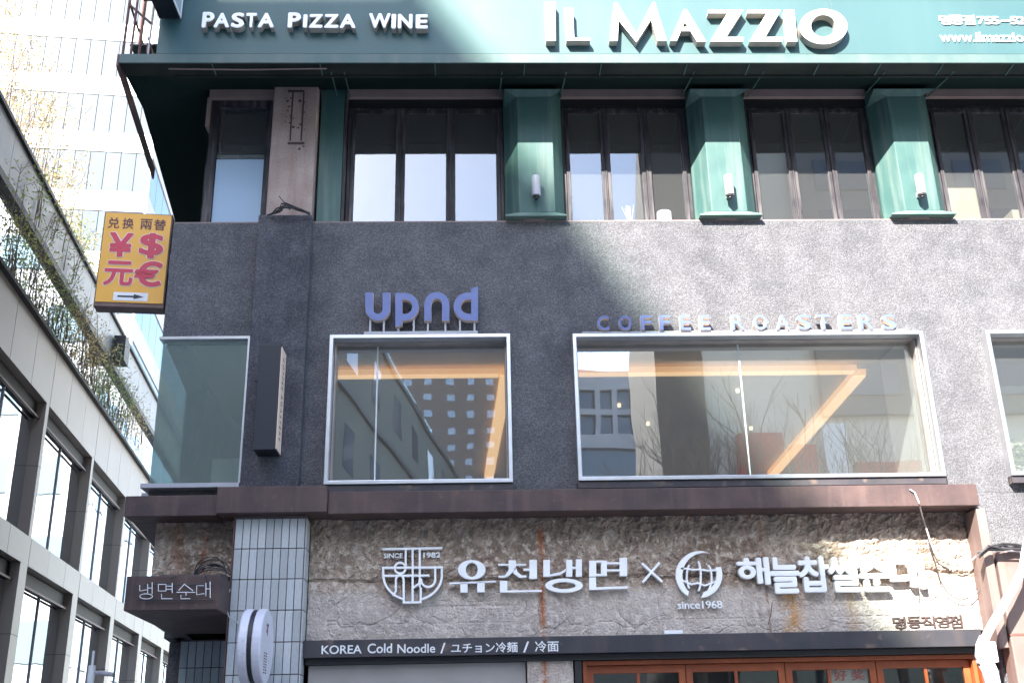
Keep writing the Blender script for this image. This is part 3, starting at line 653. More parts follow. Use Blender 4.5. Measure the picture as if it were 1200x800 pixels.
S2 = thing('sign_lettering', 'small white letters naming pasta, pizza and wine on the shaded teal band', 'sign', (-3.9, -1.2, 11.8))
def word(parent, chars, mat, side, yf, yb, bold=0.03):
    for ch, u0, v0, u1, v1 in chars:
        o_ = glyph_px(ch, u0, v0, u1, v1, yf, yb, bold).build('letter', mat, parent)
        if side: facesplit(o_, side)
def zoomch(lst, ox, oy, s): return [(c, ox + a / s, oy + b_ / s, ox + c_ / s, oy + d / s) for c, a, b_, c_, d in lst]
word(S2, zoomch([('P', 709, 74, 792, 170), ('A', 782, 80, 886, 168), ('S', 888, 78, 976, 170), ('T', 978, 80, 1050, 168), ('A', 1052, 80, 1158, 168)], 100, 0, 5.217) +
     zoomch([('P', 147, 59, 212, 130), ('I', 219, 68, 242, 130), ('Z', 246, 67, 314, 131), ('Z', 318, 67, 388, 131), ('A', 391, 66, 469, 132), ('W', 528, 63, 632, 132), ('I', 634, 66, 657, 134), ('N', 664, 66, 734, 134), ('E', 748, 68, 806, 134)], 300, 0, 4), letterw, letterside, -1.145, -1.015, 0.04)
S3 = thing('sign_lettering', 'small white telephone and web address lettering at the right end of the teal band', 'sign', (8.2, -1.2, 12.0))
word(S3, zoomch([('명', 808, 72, 856, 116), ('동', 862, 72, 912, 116), ('점', 918, 72, 965, 116), ('7', 985, 78, 1012, 114), ('5', 1020, 78, 1048, 114), ('5', 1054, 78, 1082, 114), ('-', 1094, 94, 1132, 101), ('5', 1140, 78, 1168, 114), ('2', 1172, 78, 1202, 114)], 900, 0, 4), letterw, letterw, -1.035, -1.015, 0.015)
glyph_px('www.ilmazzio', 1102.5, 38, 1198, 49, -1.035, -1.015, 0.006).build('letter', letterw, S3)
# projecting box sign at the top of the lane corner
T = thing('projecting_sign', 'dark box sign sticking out above the lane end of the teal band', 'sign', (-4.5, -1.25, 12.05))
MB().box(-4.78, -4.46, -2.1, -1.06, 12.17, 13.75).build('case', navy, T, bevel=.01)
for a, b_, c, d in ((-2.1, -1.06, 12.17, 12.21), (-1.11, -1.06, 12.212, 13.75), (-2.1, -2.05, 12.212, 13.75)): MB().box(-4.458, -4.445, a, b_, c, d).build('trim', whitep, T)
MB().box(-4.456, -4.45, -2.04, -1.12, 12.22, 13.75).build('panel', M('pale_sign_face', (0.3, 0.36, 0.38), rough=0.4), T)
# old steel railing on the slab corner
T = thing('railing', 'rusty steel fire escape rails standing on the slab corner left of the teal band', 'railing', (-5.27, -1.0, 11.57))
for i, (x, y, r_, mt) in enumerate(((-5.29, -.98, .022, rust2), (-5.17, -.98, .02, rust2), (-5.05, -.97, .022, rust2), (-5.32, -.3, .02, rust2), (-4.92, -.96, .018, cablew), (-5.38, .5, .02, cablew), (-4.87, -.4, .02, greyw))):
    MB().tube([(x, y, 11.57), (x + .01, y, 13.8)], r_, 8).build('post', mt, T)
MB().tube([(-5.29, -.98, 12.5), (-4.92, -.97, 12.15)], .02, 8).build('brace', rust2, T); MB().tube([(-5.29, -.98, 12.55), (-5.47, 1.0, 12.55)], .018, 8).build('rail', rust2, T)
MB().tube([(-5.07, -.99, 12.57), (-4.84, -.99, 12.57)], .018, 8).build('rail', rust2, T)
MB().tube([(-4.95, -.92, 11.65), (-4.97, -.92, 11.95), (-4.85, -.92, 11.62), (-4.70, -.94, 11.61)], .018, 8).build('bracket', rust2, T)

# ------------------------------------------------------------------ money exchange box sign
T = thing('exchange_sign', 'amber money exchange box sign with crimson currency symbols hung over the lane', 'sign', (-5.72, 0.25, 8.0), A2)
SW, SH = 1.02, 1.58
MB().box(0, SW, 0.0, 0.26, 0, SH).build('case', signbrown, T, local=True, bevel=0.01)
MB().box(0.02, SW - .02, -0.012, -0.002, 0.07, SH - .02).build('face', yellow, T, local=True)
def sgl(s, u0, v0, u1, v1, mat, b=0.03, y=-0.017):
    glyph(s, 0.02 + u0 * (SW - .04), 0.02 + u1 * (SW - .04), 0.07 + (1 - v1) * (SH - .09), 0.07 + (1 - v0) * (SH - .09), y, y + .003, b).build('lettering', mat, T, local=True)
for s, u0, u1 in (('兑', .05, .225), ('换', .27, .44), ('兩', .54, .72), ('替', .75, .93)): sgl(s, u0, .055, u1, .18, maroon, 0.015)
for s, u0, v0, u1, v1 in (('¥', .10, .225, .46, .50), ('$', .56, .215, .93, .505), ('元', .08, .545, .52, .82), ('€', .53, .535, .95, .82)):
    sgl(s, u0 - .012, v0 - .008, u1 + .012, v1 + .008, M('sign_white_outline', (0.75, 0.7, 0.62), rough=.5), 0.055, -.016); sgl(s, u0, v0, u1, v1, crim, 0.03, -.0215)
MB().box(.27 * SW, .76 * SW, -.016, -.0125, .10, .235).build('label', whitep, T, local=True)
MB().prism([(.33 * SW, .155), (.56 * SW, .155), (.56 * SW, .128), (.70 * SW, .168), (.56 * SW, .208), (.56 * SW, .18), (.33 * SW, .18)], -.021, -.0165).build('arrow', black, T, local=True)
MB().box(SW, SW + .22, 0.08, 0.2, .62, .95).build('bracket', greyw, T, local=True); MB().box(SW, SW + .25, 0.1, 0.14, .52, .56).build('bracket', black, T, local=True)

# ------------------------------------------------------------------ blue-violet café letters on stand-off pins
U = thing('sign_lettering', 'blue-violet rounded letters upnd on pins above the smaller café window'.replace('letters upnd', 'lowercase letters'), 'sign', (-0.9, -0.1, 7.36))
s6, o6 = 5.4545, (400, 320); YF, YB = -0.17, -0.07
def arc(cx, cy, rx, ry, a0, a1, n=16): return [(cx + rx * math.cos(math.radians(a0 + (a1 - a0) * i / n)), cy + ry * math.sin(math.radians(a0 + (a1 - a0) * i / n))) for i in range(n + 1)]
def ul(outs, rings=()):
    m = MB()
    for o_ in outs: m.prism(px(o_, YF, s6, *o6), YF, YB)
    for a, b_ in rings: m.ring(px(a, YF, s6, *o6), px(b_, YF, s6, *o6), YB, YF)
    ob = m.build('letter', periw, U); fix_normals(ob); facesplit(ob, peachs); return ob
def strip_poly(outer, inner): return outer + inner[::-1]
ul([strip_poly([(153, 124)] + arc(233, 225, 80, 76, 180, 0)[0:0] + [(153, 222)] + arc(233, 222, 80, 80, 180, 0)[1:] + [(313, 124)], [(203, 124), (203, 222)] + arc(233, 222, 31, 38, 180, 0)[1:] + [(264, 124)])])
ul([[(345, 126), (389, 126), (389, 330), (345, 342)],
    strip_poly([(389, 126)] + arc(405, 214, 90, 88, -90, 90) + [(389, 302)], [(389, 168)] + arc(405, 214, 48, 46, -90, 90) + [(389, 258)])])
ul([strip_poly([(530, 304), (530, 200)] + arc(610, 200, 80, 80, 180, 360)[1:] + [(690, 304)], [(575, 304), (575, 200)] + arc(610, 200, 34, 38, 180, 360)[1:] + [(643, 304)])])
ul([[(830, 98), (874, 84), (874, 302), (830, 302)],
    strip_poly([(830, 124)] + arc(808, 213, 90, 89, 270, 90) + [(830, 302)], [(830, 166)] + arc(808, 213, 44, 45, 270, 90) + [(830, 260)])])
a = on(427, 390, -.1); b_ = on(560, 384, -.1)
MB().box(a.x, b_.x, -0.158, -0.1, 7.355, 7.395).build('base_rail', greyw, U)
for u, v in ((434, 376), (450, 376), (467, 379), (485, 375), (501.5, 377), (522, 377), (539, 375), (556, 376)):
    p = on(u, v, -.12); MB().box(p.x - .014, p.x + .014, -.13, -.11, 7.396, p.z + .06).build('pin', greyw, U)
R_ = thing('sign_lettering', 'spaced periwinkle capitals standing along the top of the wide café window', 'sign', (4.0, -0.1, 7.4))
for ch, u, w_ in (('C', 707, 13), ('O', 732.5, 14), ('F', 757, 11), ('F', 779, 11), ('E', 803, 11), ('E', 826, 11), ('R', 864.5, 13), ('O', 891, 14), ('A', 917, 13), ('S', 942, 13), ('T', 965, 13), ('E', 991, 12), ('R', 1015, 13), ('S', 1042, 13)):
    v1 = 387.0 - (u - 700) * 0.004; o_ = glyph_px(ch, u - w_ / 2, v1 - 17.5, u + w_ / 2, v1, -.17, -.09, 0.02).build('letter', periw, R_); facesplit(o_, peachs)
MB().box(1.55, 6.35, -.14, -.10, 7.355, 7.372).build('base_rail', greyw, R_)

# navy vertical box sign
T = thing('blade_sign', 'tall narrow navy box sign with a cream side on the dark pilaster', 'sign', (-2.9, -0.16, 5.5))
MB().box(-3.04, -2.74, -0.55, -0.165, 5.54, 7.06).build('case', navy, T, bevel=0.006)
MB().box(-2.738, -2.726, -0.53, -0.18, 5.56, 7.03).build('face', peachs, T)
tv, tf = text_pts('COFFEE ROASTERS', 0.0, 1.5)
ax, bx = min(v[0] for v in tv), max(v[0] for v in tv); az, bz = min(v[1] for v in tv), max(v[1] for v in tv)
MB().add([(-2.7255 + (.002 if v[2] > 0 else 0), -0.40 + (v[1] - az) / (bz - az) * 0.10, 6.92 - (v[0] - ax) / (bx - ax) * 1.2) for v in tv], tf).build('lettering', navy, T)

# ------------------------------------------------------------------ noodle shop lettering on the concrete
Yn, Yq = 0.0, 0.075
K = thing('sign_lettering', 'wide white Korean letters of the noodle restaurant left of the cross sign', 'sign', (1.6, 0.1, 3.6))
def knd(polys, rings=(), ox=600, oy=600, sc=4.0, mat=letterw, par=K, yf=Yn, yb=Yq, nm='letter'):
    m = MB()
    for o_ in polys: m.prism(px(o_, yf, sc, ox, oy), yf, yb)
    for a, b2 in rings: m.ring(px(a, yf, sc, ox, oy), px(b2, yf, sc, ox, oy), yb, yf)
    ob = m.build(nm, mat, par); fix_normals(ob); return ob
def rc(x0, y0, x1, y1): return [(x0, y0), (x1, y0), (x1, y1), (x0, y1)]
knd([[(640, 312), (967, 300), (967, 310), (640, 324)], rc(717, 314, 768, 382), rc(835, 310, 888, 380)], [(ell(797, 222, 97, 68), ell(797, 222, 42, 50))], 420, 630, 6)
knd([rc(1056, 155, 1108, 181), rc(983, 181, 1180, 192), [(1056, 192), (1108, 192), (1108, 215), (1060, 262), (1030, 277), (985, 277), (985, 264), (1030, 262), (1056, 225)],
     [(1108, 205), (1120, 240), (1150, 262), (1182, 262), (1182, 275), (1130, 277), (1088, 245), (1095, 215)], rc(995, 300, 1047, 382), [(1047, 368), (1290, 364), (1290, 376), (1047, 382)]], [], 420, 630, 6)
knd([rc(82, 222, 117, 310), [(30, 232), (82, 236), (82, 246), (30, 244)][0:0] or rc(54, 262, 82, 272)], [], 600, 600, 4)
knd([rc(147, 222, 178, 300), [(178, 290), (225, 280), (255, 262), (258, 272), (225, 292), (178, 300)], rc(254, 222, 283, 300), rc(300, 219, 328, 300), rc(283, 254, 300, 264)], [(ell(244, 342, 88, 33), ell(244, 342, 55, 17))])
knd([rc(418, 225, 445, 297), rc(362, 225, 395, 300), rc(395, 225, 418, 234), rc(395, 288, 418, 297), rc(445, 233, 505, 242), rc(445, 266, 505, 275), rc(505, 212, 540, 297), rc(362, 304, 394, 362), [(394, 350), (545, 345), (540, 356), (394, 362)]])
X_ = thing('sign_mark', 'thin white multiplication cross between the two Korean names', 'sign', (2.4, 0.1, 3.8))
m = MB()
for pts in (((612, 240), (702, 322)), ((690, 236), (615, 325))):
    for q in stroke2d(px(pts, Yn, 4, 600, 600), 0.032): m.prism(q, Yn + len(m.f) * 5e-5, Yq)
m.build('stroke', letterw, X_)
# round crest with globe lines
G = thing('sign_emblem', 'white crescent and globe line emblem right of the cross', 'sign', (3.1, 0.1, 3.5))
o_out = arc(880, 293, 112, 112, 120, 290, 28); o_in = arc(903, 296, 104, 108, 285, 135, 28)
knd([o_out + o_in], [], par=G, nm='crescent')
knd([arc(878, 292, 108, 108, -20, 85, 20) + arc(868, 290, 92, 88, 70, -22, 20)], [], par=G, nm='crescent')
m = MB()
for pts in ([(793, 263), (820, 262), (850, 268), (880, 266), (920, 272), (975, 268)], [(800, 318), (840, 336), (870, 330), (905, 342), (950, 325)], arc(842, 300, 22, 60, 240, 120, 8), arc(868, 300, 18, 75, -70, 60, 8), arc(915, 305, 22, 60, -70, 70, 8)):
    for q in stroke2d(px(pts, Yn, 4, 600, 600), 0.022): m.prism(q, Yn + len(m.f) * 2e-5, Yq)
m.build('globe_line', letterw, G)
glyph_px('since1968', 794.5, 703, 846, 713, 0.03, Yq, 0.008).build('lettering', letterw, G)
# square crest
G = thing('sign_emblem', 'white line-work crest with a bowl shape, marked SINCE 1982'.replace(', marked SINCE 1982', ' at the left end of the concrete band'), 'sign', (-1.3, 0.1, 3.5))
m = MB()
lines = [[(175, 77), (585, 70)], [(172, 208), (587, 205)], [(175, 264), (495, 262)], [(332, 78), (332, 215)], [(381, 78), (381, 450)], [(431, 76), (431, 340)], [(318, 452), (440, 450)],
         [(318, 452), (318, 290)], [(438, 450), (438, 352)], [(174, 208), (174, 262)] + arc(381, 262, 205, 175, 180, 110, 10), arc(381, 262, 205, 175, 70, 0, 10) + [(586, 205)],
         arc(290, 290, 27, 30, 180, 360, 8), [(263, 290), (263, 370), (245, 402)], [(540, 208), (540, 290)] + arc(490, 290, 50, 52, 0, 180, 10) + [(438, 290)],
         [(431, 290), (425, 320), (388, 345)], arc(293, 210, 38, 38, 0, 360, 20)]
for ln in lines:
    for q in stroke2d(px(ln, Yn, 6, 420, 630), 0.027): m.prism(q, Yn + len(m.f) * 1.5e-5, Yq)
m.build('crest_line', letterw, G)
glyph_px('SINCE', 449.5, 647.5, 472, 653.5, 0.03, Yq, 0.02).build('lettering', letterw, G); glyph_px('1982', 496, 646.5, 516, 653, 0.03, Yq, 0.02).build('lettering', letterw, G)
# right-hand name
H = thing('sign_lettering', 'bold white Korean letters of the sausage restaurant, the last two in sun', 'sign', (5.3, 0.1, 3.6))
word(H, [('해', 865.5, 652, 900.5, 685), ('늘', 905, 652, 935, 695), ('찹', 938, 651, 970, 693.5), ('쌀', 973.5, 650, 1007, 693.5), ('순', 1010, 651.5, 1043, 693), ('대', 1046, 650, 1081, 690)], letterw, letterw, Yn - .02, Yq - .02, 0.03)
H = thing('sign_lettering', 'small brown Korean branch name low on the sunlit concrete', 'sign', (6.1, 0.08, 3.15))
brn = M('brown_letter', (0.06, 0.035, 0.03), rough=.6)
word(H, [('명', 1047.5, 722, 1061, 736), ('동', 1064, 721.5, 1079, 735.5), ('직', 1081, 721, 1095, 735.5), ('영', 1097, 721, 1111.5, 735), ('점', 1113, 720.5, 1127, 735)], brn, None, 0.08, 0.098, 0.014)
H = thing('sign_lettering', 'thin white English and Japanese lettering on the dark lintel beam', 'sign', (-1.0, -0.1, 2.9))
for s, u0, u1, v0, v1, sl_ in (('KOREA', 376.5, 424, 755, 766, 0), ('Cold', 430.5, 459.5, 753, 765, 0), ('Noodle', 465.5, 510, 753.5, 765, 0), ('/', 516, 522, 752.5, 765, 0), ('ユチョン冷麺', 528.5, 606.5, 751.5, 765, 0), ('/', 613, 620, 751, 764, 0), ('冷面', 627, 654.5, 750, 763.5, 0)):
    glyph_px(s, u0, v0, u1, v1, -0.112, -0.101, 0.012).build('lettering', whitep, H)

# neon box sign over the lane entrance
T = thing('box_sign', 'rusty brown box sign with thin white tube letters at the lane corner', 'sign', (-3.9, -0.9, 3.38))
m = MB(); bz0, bz1 = 3.385, 3.815
m.zprism([(-4.44, -0.90), (-3.275, -0.90), (-3.275, -.2), (-3.3, 1.9), side_pt(-4.33, 1.9)], bz0, bz1); m.build('case', rustm, T, bevel=0.01)
m = MB(); m.box(-4.15, -3.3, -0.5, -0.2, bz1 + .003, bz1 + .07); m.build('top_plate', darksteel, T)
m = MB(); s4 = 4.0
def tb(pts, r_=0.0052, nm='letter', mt=whitep):
    pp = [(x, -0.96, z) for x, z in px(pts, -0.96, 4, 130, 560)]; return MB().tube(pp, r_, 6)
L1 = [[[(135, 500), (135, 528), (168, 522)], [(172, 495), (172, 537)], [(172, 514), (192, 514)], [(193, 487), (193, 542)], ell(165, 553, 30, 12, 16) + [(195, 553)]],
      [[(222, 497), (258, 497), (258, 528), (222, 528), (222, 497)], [(258, 505), (285, 505)], [(258, 520), (285, 520)], [(287, 490), (287, 538)], [(237, 542), (237, 564), (288, 564)]],
      [[(345, 495), (318, 525)], [(345, 497), (385, 527)], [(308, 534), (395, 534)], [(352, 534), (352, 549)], [(328, 547), (328, 564), (372, 564)]],
      [[(436, 503), (402, 503), (402, 546), (438, 540)], [(445, 490), (445, 552)], [(445, 518), (463, 518)], [(465, 484), (465, 560)]]]
for L_ in L1:
    m = MB()
    for ln in L_:
        q = tb(ln); m.add(q.v, q.f)
    m.build('letter', whitep, T)
m = MB()
for ln in ([(150, 499), (478, 497)], [(120, 570), (485, 570)], [(285, 500), (318, 548)], [(275, 470), (300, 456)], [(450, 480), (440, 450)]): q = tb(ln, 0.006); q.v = [(x, y + .03, z) for x, y, z in q.v]; m.add(q.v, q.f)
m.build('tube_rack', black, T)

# round lollipop sign on the tiled column
T = thing('round_sign', 'white round drum sign with a black band on the pale tiled column', 'sign', (-2.85, -0.25, 2.5))
def drum(x0, x1, r_, mt, nm, yc=-.88, zc=2.93, n=40, rz=0.0):
    q = MB().tube([(x0, yc, zc), (x1, yc, zc)], r_, n); return q.build(nm, mt, T, bevel=0.02 if nm == 'drum' else 0)
drum(-2.910, -2.795, .45, M('lilac_white_acrylic', (0.62, 0.6, 0.66), (0.55, 0.54, 0.6), 3, 0.35, speck=((0.3, 0.28, 0.3), 14, .68, .72)), 'drum'); drum(-2.794, -2.746, .443, black, 'band'); drum(-2.745, -2.630, .45, MATS['lilac_white_acrylic'], 'drum')
MB().box(-2.84, -2.69, -.44, -.255, 2.86, 2.92).build('bracket', black, T)
m = MB(); rnd = random.Random(3)
for k_ in range(2):
    for i in range(8): m.box(-2.6295, -2.6265, -1.05 + k_ * .12, -0.97 + k_ * .12 - rnd.random() * .03, 2.60 + i * .033, 2.615 + i * .033)
for q in (((-.98, 3.09), (-.86, 3.19)), ((-.94, 3.20), (-.9, 3.06)), ((-1.0, 3.17), (-.9, 3.19))): m.tube([(-2.628, q[0][0], q[0][1]), (-2.628, q[1][0], q[1][1])], .006, 5)
m.build('print', maroon, T, kind='stuff')
# cable coil on the neon box
m = MB(); rnd = random.Random(5)
for i in range(9):
    cx, cz, rx_, rz_ = -3.50 + rnd.uniform(-.03, .03), 3.80 + .035 * (i % 3), .20 + rnd.uniform(-.03, .04), .10 + rnd.uniform(-.02, .09)
    m.tube([(cx + rx_ * math.cos(t), -.34 + .02 * i - .1 + .03 * math.sin(t * 2 + i), max(3.90, cz + .05 + rz_ * math.sin(t) + .02)) for t in [PI * j / 14 for j in range(15)]], .008, 5)
o = m.build('cable_coil', cable); tag(o, 'dark coil of cable lying on top of the rusty box sign', 'cable')
m = MB().tube([on(u, v, -.3) for u, v in ((270, 690), (266, 697), (265, 710), (268, 722), (277, 728), (283, 733))], .008, 6)
o = m.build('cable', cablew); tag(o, 'thin pale cable looping from the box sign to the round sign', 'cable')
m = MB(); rnd = random.Random(8)
for i in range(5):
    m.tube([on(314 + rnd.uniform(-1, 3), 252, -.2), on(322 + i * 2, 246 + rnd.uniform(-3, 3), -.28), on(333 + rnd.uniform(-4, 6), 240 + rnd.uniform(-4, 6), -.32), on(346 + i * 2, 246 + rnd.uniform(-2, 3), -.28), on(363, 250 + rnd.uniform(-1, 2), -.22)], .012, 5)
m.tube([on(327, 230, -.22), on(334, 238, -.28), on(340, 246, -.25)], .008, 5)
o = m.build('cable_tangle', cable); tag(o, 'tangle of dark wire at the foot of the pinkish upper column', 'cable')

# ------------------------------------------------------------------ right-hand pipes and cables
MB().box(6.86, 6.99, -0.30, 0.3, 2.8, 4.66).build('jamb_post', brownd, B, bevel=.01)
MB().box(6.74, 6.95, 0.10, 0.3, 0.0, 2.79).build('jamb_post', orange_w, B)
T = thing('duct', 'brown sheet-metal duct standing right of the concrete band', 'duct', (7.2, -0.2, 0))
MB().box(7.02, 7.36, -.32, -.02, 0.15, 4.06).build('body', brownd, T, bevel=.02); MB().box(7.015, 7.365, -.325, -.015, 2.95, 2.98).build('seam', rust2, T)
o = MB().box(7.38, 7.50, -.15, -.02, 3.0, 4.0).build('steel_strip', reddish); tag(o, 'narrow orange-red strip beside the brown duct', 'strip')
m = MB(); wall_cells(m, 7.0, XR, 0.0, 4.949, [(8.0, 9.9, 0.2, 3.8)], 0.003, 0.3); m.build('wall', pebble, B)
MB().box(7.52, 9.9, -.06, 0.0, 0.1, 3.98).build('grey_board', greyw, B)
T = thing('service_box', 'white service box with printed flowers beside the duct at the right edge', 'box', (7.6, -.3, 2.6))
MB().box(7.30, 7.8, -.42, -.10, 2.82, 3.10).build('case', M('patterned_white', (0.7, 0.7, 0.7), (0.12, 0.1, 0.1), 14, 0.6, contrast=(.56, .6)), T, bevel=.01); MB().box(7.32, 7.8, -.40, -.10, 2.60, 2.818).build('drawer', black, T)
T = thing('conduit', 'thick white conduit bending down past the brown duct', 'pipe', (6.9, -.6, 2.6))
cp = [on(u, v, -.62) for u, v in ((1212, 600), (1203, 640), (1199, 665), (1188, 688), (1174, 712), (1162, 733), (1153, 750))]
MB().tube(cp, .055, 14).build('pipe', whitep, T, smooth=True)
MB().tube([on(u, v, -.60) for u, v in ((1153, 747), (1149, 756), (1148, 768), (1152, 778))], .062, 12).build('sleeve', greyw, T, smooth=True)
MB().tube([on(u, v, -.6) for u, v in ((1152, 770), (1160, 786), (1170, 830))], .10, 12).build('lower_pipe', whitep, T, smooth=True)
MB().box(on(1153, 770, -.6).x - .02, on(1165, 770, -.6).x + .02, -.68, -.5, on(1160, 776, -.6).z, on(1160, 752, -.6).z).build('clip', whitep, T, bevel=.01)
m = MB(); rnd = random.Random(2)
for i in range(9):
    y = -.36 - rnd.random() * .12
    m.tube([on(1147 + rnd.uniform(-3, 3), 650 + rnd.uniform(-3, 3), y), on(1158, 642 + rnd.uniform(-4, 5), y - .04), on(1175, 638 + rnd.uniform(-2, 6), y), on(1190, 639 + rnd.uniform(-2, 6), y), on(1215, 641 + rnd.uniform(-3, 5), y)], rnd.choice((.008, .012, .014)), 6)
o = m.build('cable_bundle', cable); tag(o, 'bundle of dark cables crossing over the top of the brown duct', 'cable')
m = MB().tube([on(u, v, -.37) for u, v in ((1066, 573), (1072, 577), (1077, 589))] + [on(u, v, -.05) for u, v in ((1082, 608), (1091, 636), (1098, 648), (1110, 657), (1125, 661), (1140, 655), (1150, 645))], .011, 6)
o = m.build('cable', cablew); tag(o, 'pale wire dropping from the rusty beam and looping to the cable bundle', 'cable')
m = MB().tube([on(u, v, .02) for u, v in ((1088, 636), (1095, 656), (1102, 680), (1110, 694), (1124, 702), (1138, 701), (1147, 692), (1149, 668), (1150, 648))], .007, 6)
o = m.build('cable', cable); tag(o, 'thin dark wire looping low over the sunlit concrete', 'cable')
for u0, v0, u1, v1, wh in ((905, 705, 900, 732, 'above the rust stain'), (1077, 690, 1076, 722, 'above the small brown letters')):
    o = MB().tube([on(u0, v0, .03), on((u0 + u1) / 2 + 1, (v0 + v1) / 2, .05), on(u1, v1, .04)], .005, 5).build('wire', cable); tag(o, 'hairline wire hanging below the Korean letters, ' + wh, 'cable', 'hairline wires on the concrete')
o = MB().box(2.47, 2.72, -.1, .08, 3.072, 3.12).build('metal_bracket', whitep); tag(o, 'small pale metal plate lying on the dark lintel beam', 'plate')
# tiny lamp bracket by the blade sign
o = MB().tube([on(297, 446, -.15), on(304, 446, -.2)], .01, 5).build('cable', cable); tag(o, 'short wire stub between the corner glazing and the navy sign', 'cable')

# things seen inside the windows
def leaf_clump(mb, c, n, spread, size, rnd, flat=1.0):
    for _ in range(n):
        p = Vector((c[0] + rnd.gauss(0, spread[0]), c[1] + rnd.gauss(0, spread[1]), c[2] + rnd.gauss(0, spread[2])))
        d = Vector((rnd.uniform(-1, 1), rnd.uniform(-1, 1), rnd.uniform(-.9, .5))).normalized(); s = d.cross(Vector((rnd.uniform(-1, 1), rnd.uniform(-1, 1), 1))).normalized()
        L_ = size * rnd.uniform(.6, 1.3); w_ = L_ * .22
        mb.add([p, p + d * L_ * .5 + s * w_, p + d * L_, p + d * L_ * .5 - s * w_], [(0, 1, 2, 3)])
T = thing('potted_plant', 'leafy potted plant on the sill inside the right-edge café window', 'plant', (8.15, .45, 5.25))
MB().tube([(8.15, .5, 5.26), (8.15, .5, 5.42)], .12, 14, .15).build('pot', whitep, T)
m = MB(); leaf_clump(m, (8.12, .5, 5.6), 420, (.20, .10, .13), .11, random.Random(4)); m.build('foliage', leafg, T)
T = thing('storage_board', 'cream panel leaning inside the top floor window right of the last pier', 'panel', (7.9, .6, 9.3))
MB().hexa([(7.56, .45, 9.3), (8.15, .45, 9.3), (8.15, .6, 9.3), (7.56, .6, 9.3), (7.66, .5, 10.35), (8.12, .5, 10.35), (8.12, .65, 10.35), (7.66, .65, 10.35)]).build('board', M('cream_card', (0.62, 0.52, 0.33), (0.68, 0.6, 0.42), 3, .8), T)
T = thing('storage_box', 'low cream box inside the top floor window at the right edge', 'box', (9.0, .5, 9.3)); MB().box(8.6, 9.2, .4, .7, 9.2, 9.62).build('carton', MATS['cream_card'], T)
T = thing('vase', 'thin white stems in a holder inside the top floor window over the wide café window', 'vase', (2.45, .4, 9.3))
m = MB(); rnd = random.Random(6)
for i in range(9): MB().tube([(2.45, .4, 9.35), (2.45 + rnd.uniform(-.12, .12), .4, 9.35 + rnd.uniform(.2, .42))], .006, 4).build('stem', whitep, T); MB().tube([(2.45, .4, 9.15), (2.45, .4, 9.36)], .05, 12).build('pot', whitep, T)
T = thing('window_planter', 'white round-topped pot inside the third sash of the top floor window', 'pot', (3.0, .35, 9.15)); MB().tube([(2.98, .35, 9.15), (2.98, .35, 9.5), (2.98, .35, 9.56)], .12, 16).build('pot', whitep, T)

# ------------------------------------------------------------------ left building across the lane
LB = thing('lane_building', 'beige panel-clad building with deep window bays across the lane at left', 'building', (-8, 0, 0), A2)
Y0, Y1, BAY = -4.2, 43.8, 4.36
J0 = 6.80
joints = [J0 + BAY * i for i in range(-3, 9)]
MB().box(-12, -0.35, Y0, Y1, 0.0, 9.6).build('core', jointd, LB, local=True)
pm = MB().box(-.02, .02, -.5, .5, -.5, .5).mesh('cladding_panel', cladb)
for z0, z1 in ((5.24, 5.78), (8.50, 9.72), (0.0, 0.9)):
    MB().box(-0.34, -0.05, Y0, Y1, z0 + .01, z1 - .01).build('spandrel', cladb, LB, local=True)
    for j in joints[:-1]:
        for i in range(3):
            inst(pm, 'cladding_panel', LB, (-.02 + random.uniform(-.002, .002), j + BAY * (i + .5) / 3, (z0 + z1) / 2), scale=(1, BAY / 3 - .02, z1 - z0))
for j in joints:                       # fins between the bays
    MB().box(-0.23, 0.0, j - .24, j - .03, 5.782, 8.498).build('fin', cladb, LB, local=True)
    MB().box(-0.23, 0.0, j - .52, j - .03, 0.902, 5.238).build('fin', cladb, LB, local=True)
    MB().box(-0.231, .001, j - .241, j - .029, 7.18, 7.19).build('joint', jointd, LB, local=True); MB().box(-0.231, .001, j - .521, j - .029, 3.9, 3.91).build('joint', jointd, LB, local=True)
for j, j2 in zip(joints, joints[1:]):
    for z0, z1, e in ((5.79, 8.49, .24), (0.91, 5.23, .52)):
        w = part('window', LB, (-.45, j, z0))
        MB().box(-.245, -.23, j, j2 - e, z0, z1).build('pane', gl_left, w, local=True).location = (.45, -j, -z0)
        MB().box(-.229, -.18, j, j2 - e, z1 - .32, z1 - .02).build('head_frame', jointd, w, local=True).location = (.45, -j, -z0)
        MB().box(-.13, -.10, j, j2 - e, z1 - .35, z1 - .31).build('louvre', brownd, w, local=True).location = (.45, -j, -z0)
        for q in (j + .02, (j + j2 - e) / 2): MB().box(-.229, -.20, q, q + .025, z0, z1 - .33).build('mullion', greyw, w, local=True).location = (.45, -j, -z0)
MB().box(-.55, .10, Y0, Y1, 9.725, 9.80).build('coping', jointd, LB, local=True)
MB().box(-.34, -.32, Y0, Y1, 5.8, 8.48).build('room_back', int_dark, LB, local=True)
MB().box(-12, -.06, Y0, Y1, 9.6, 9.72).build('terrace_floor', cladg, LB, local=True)
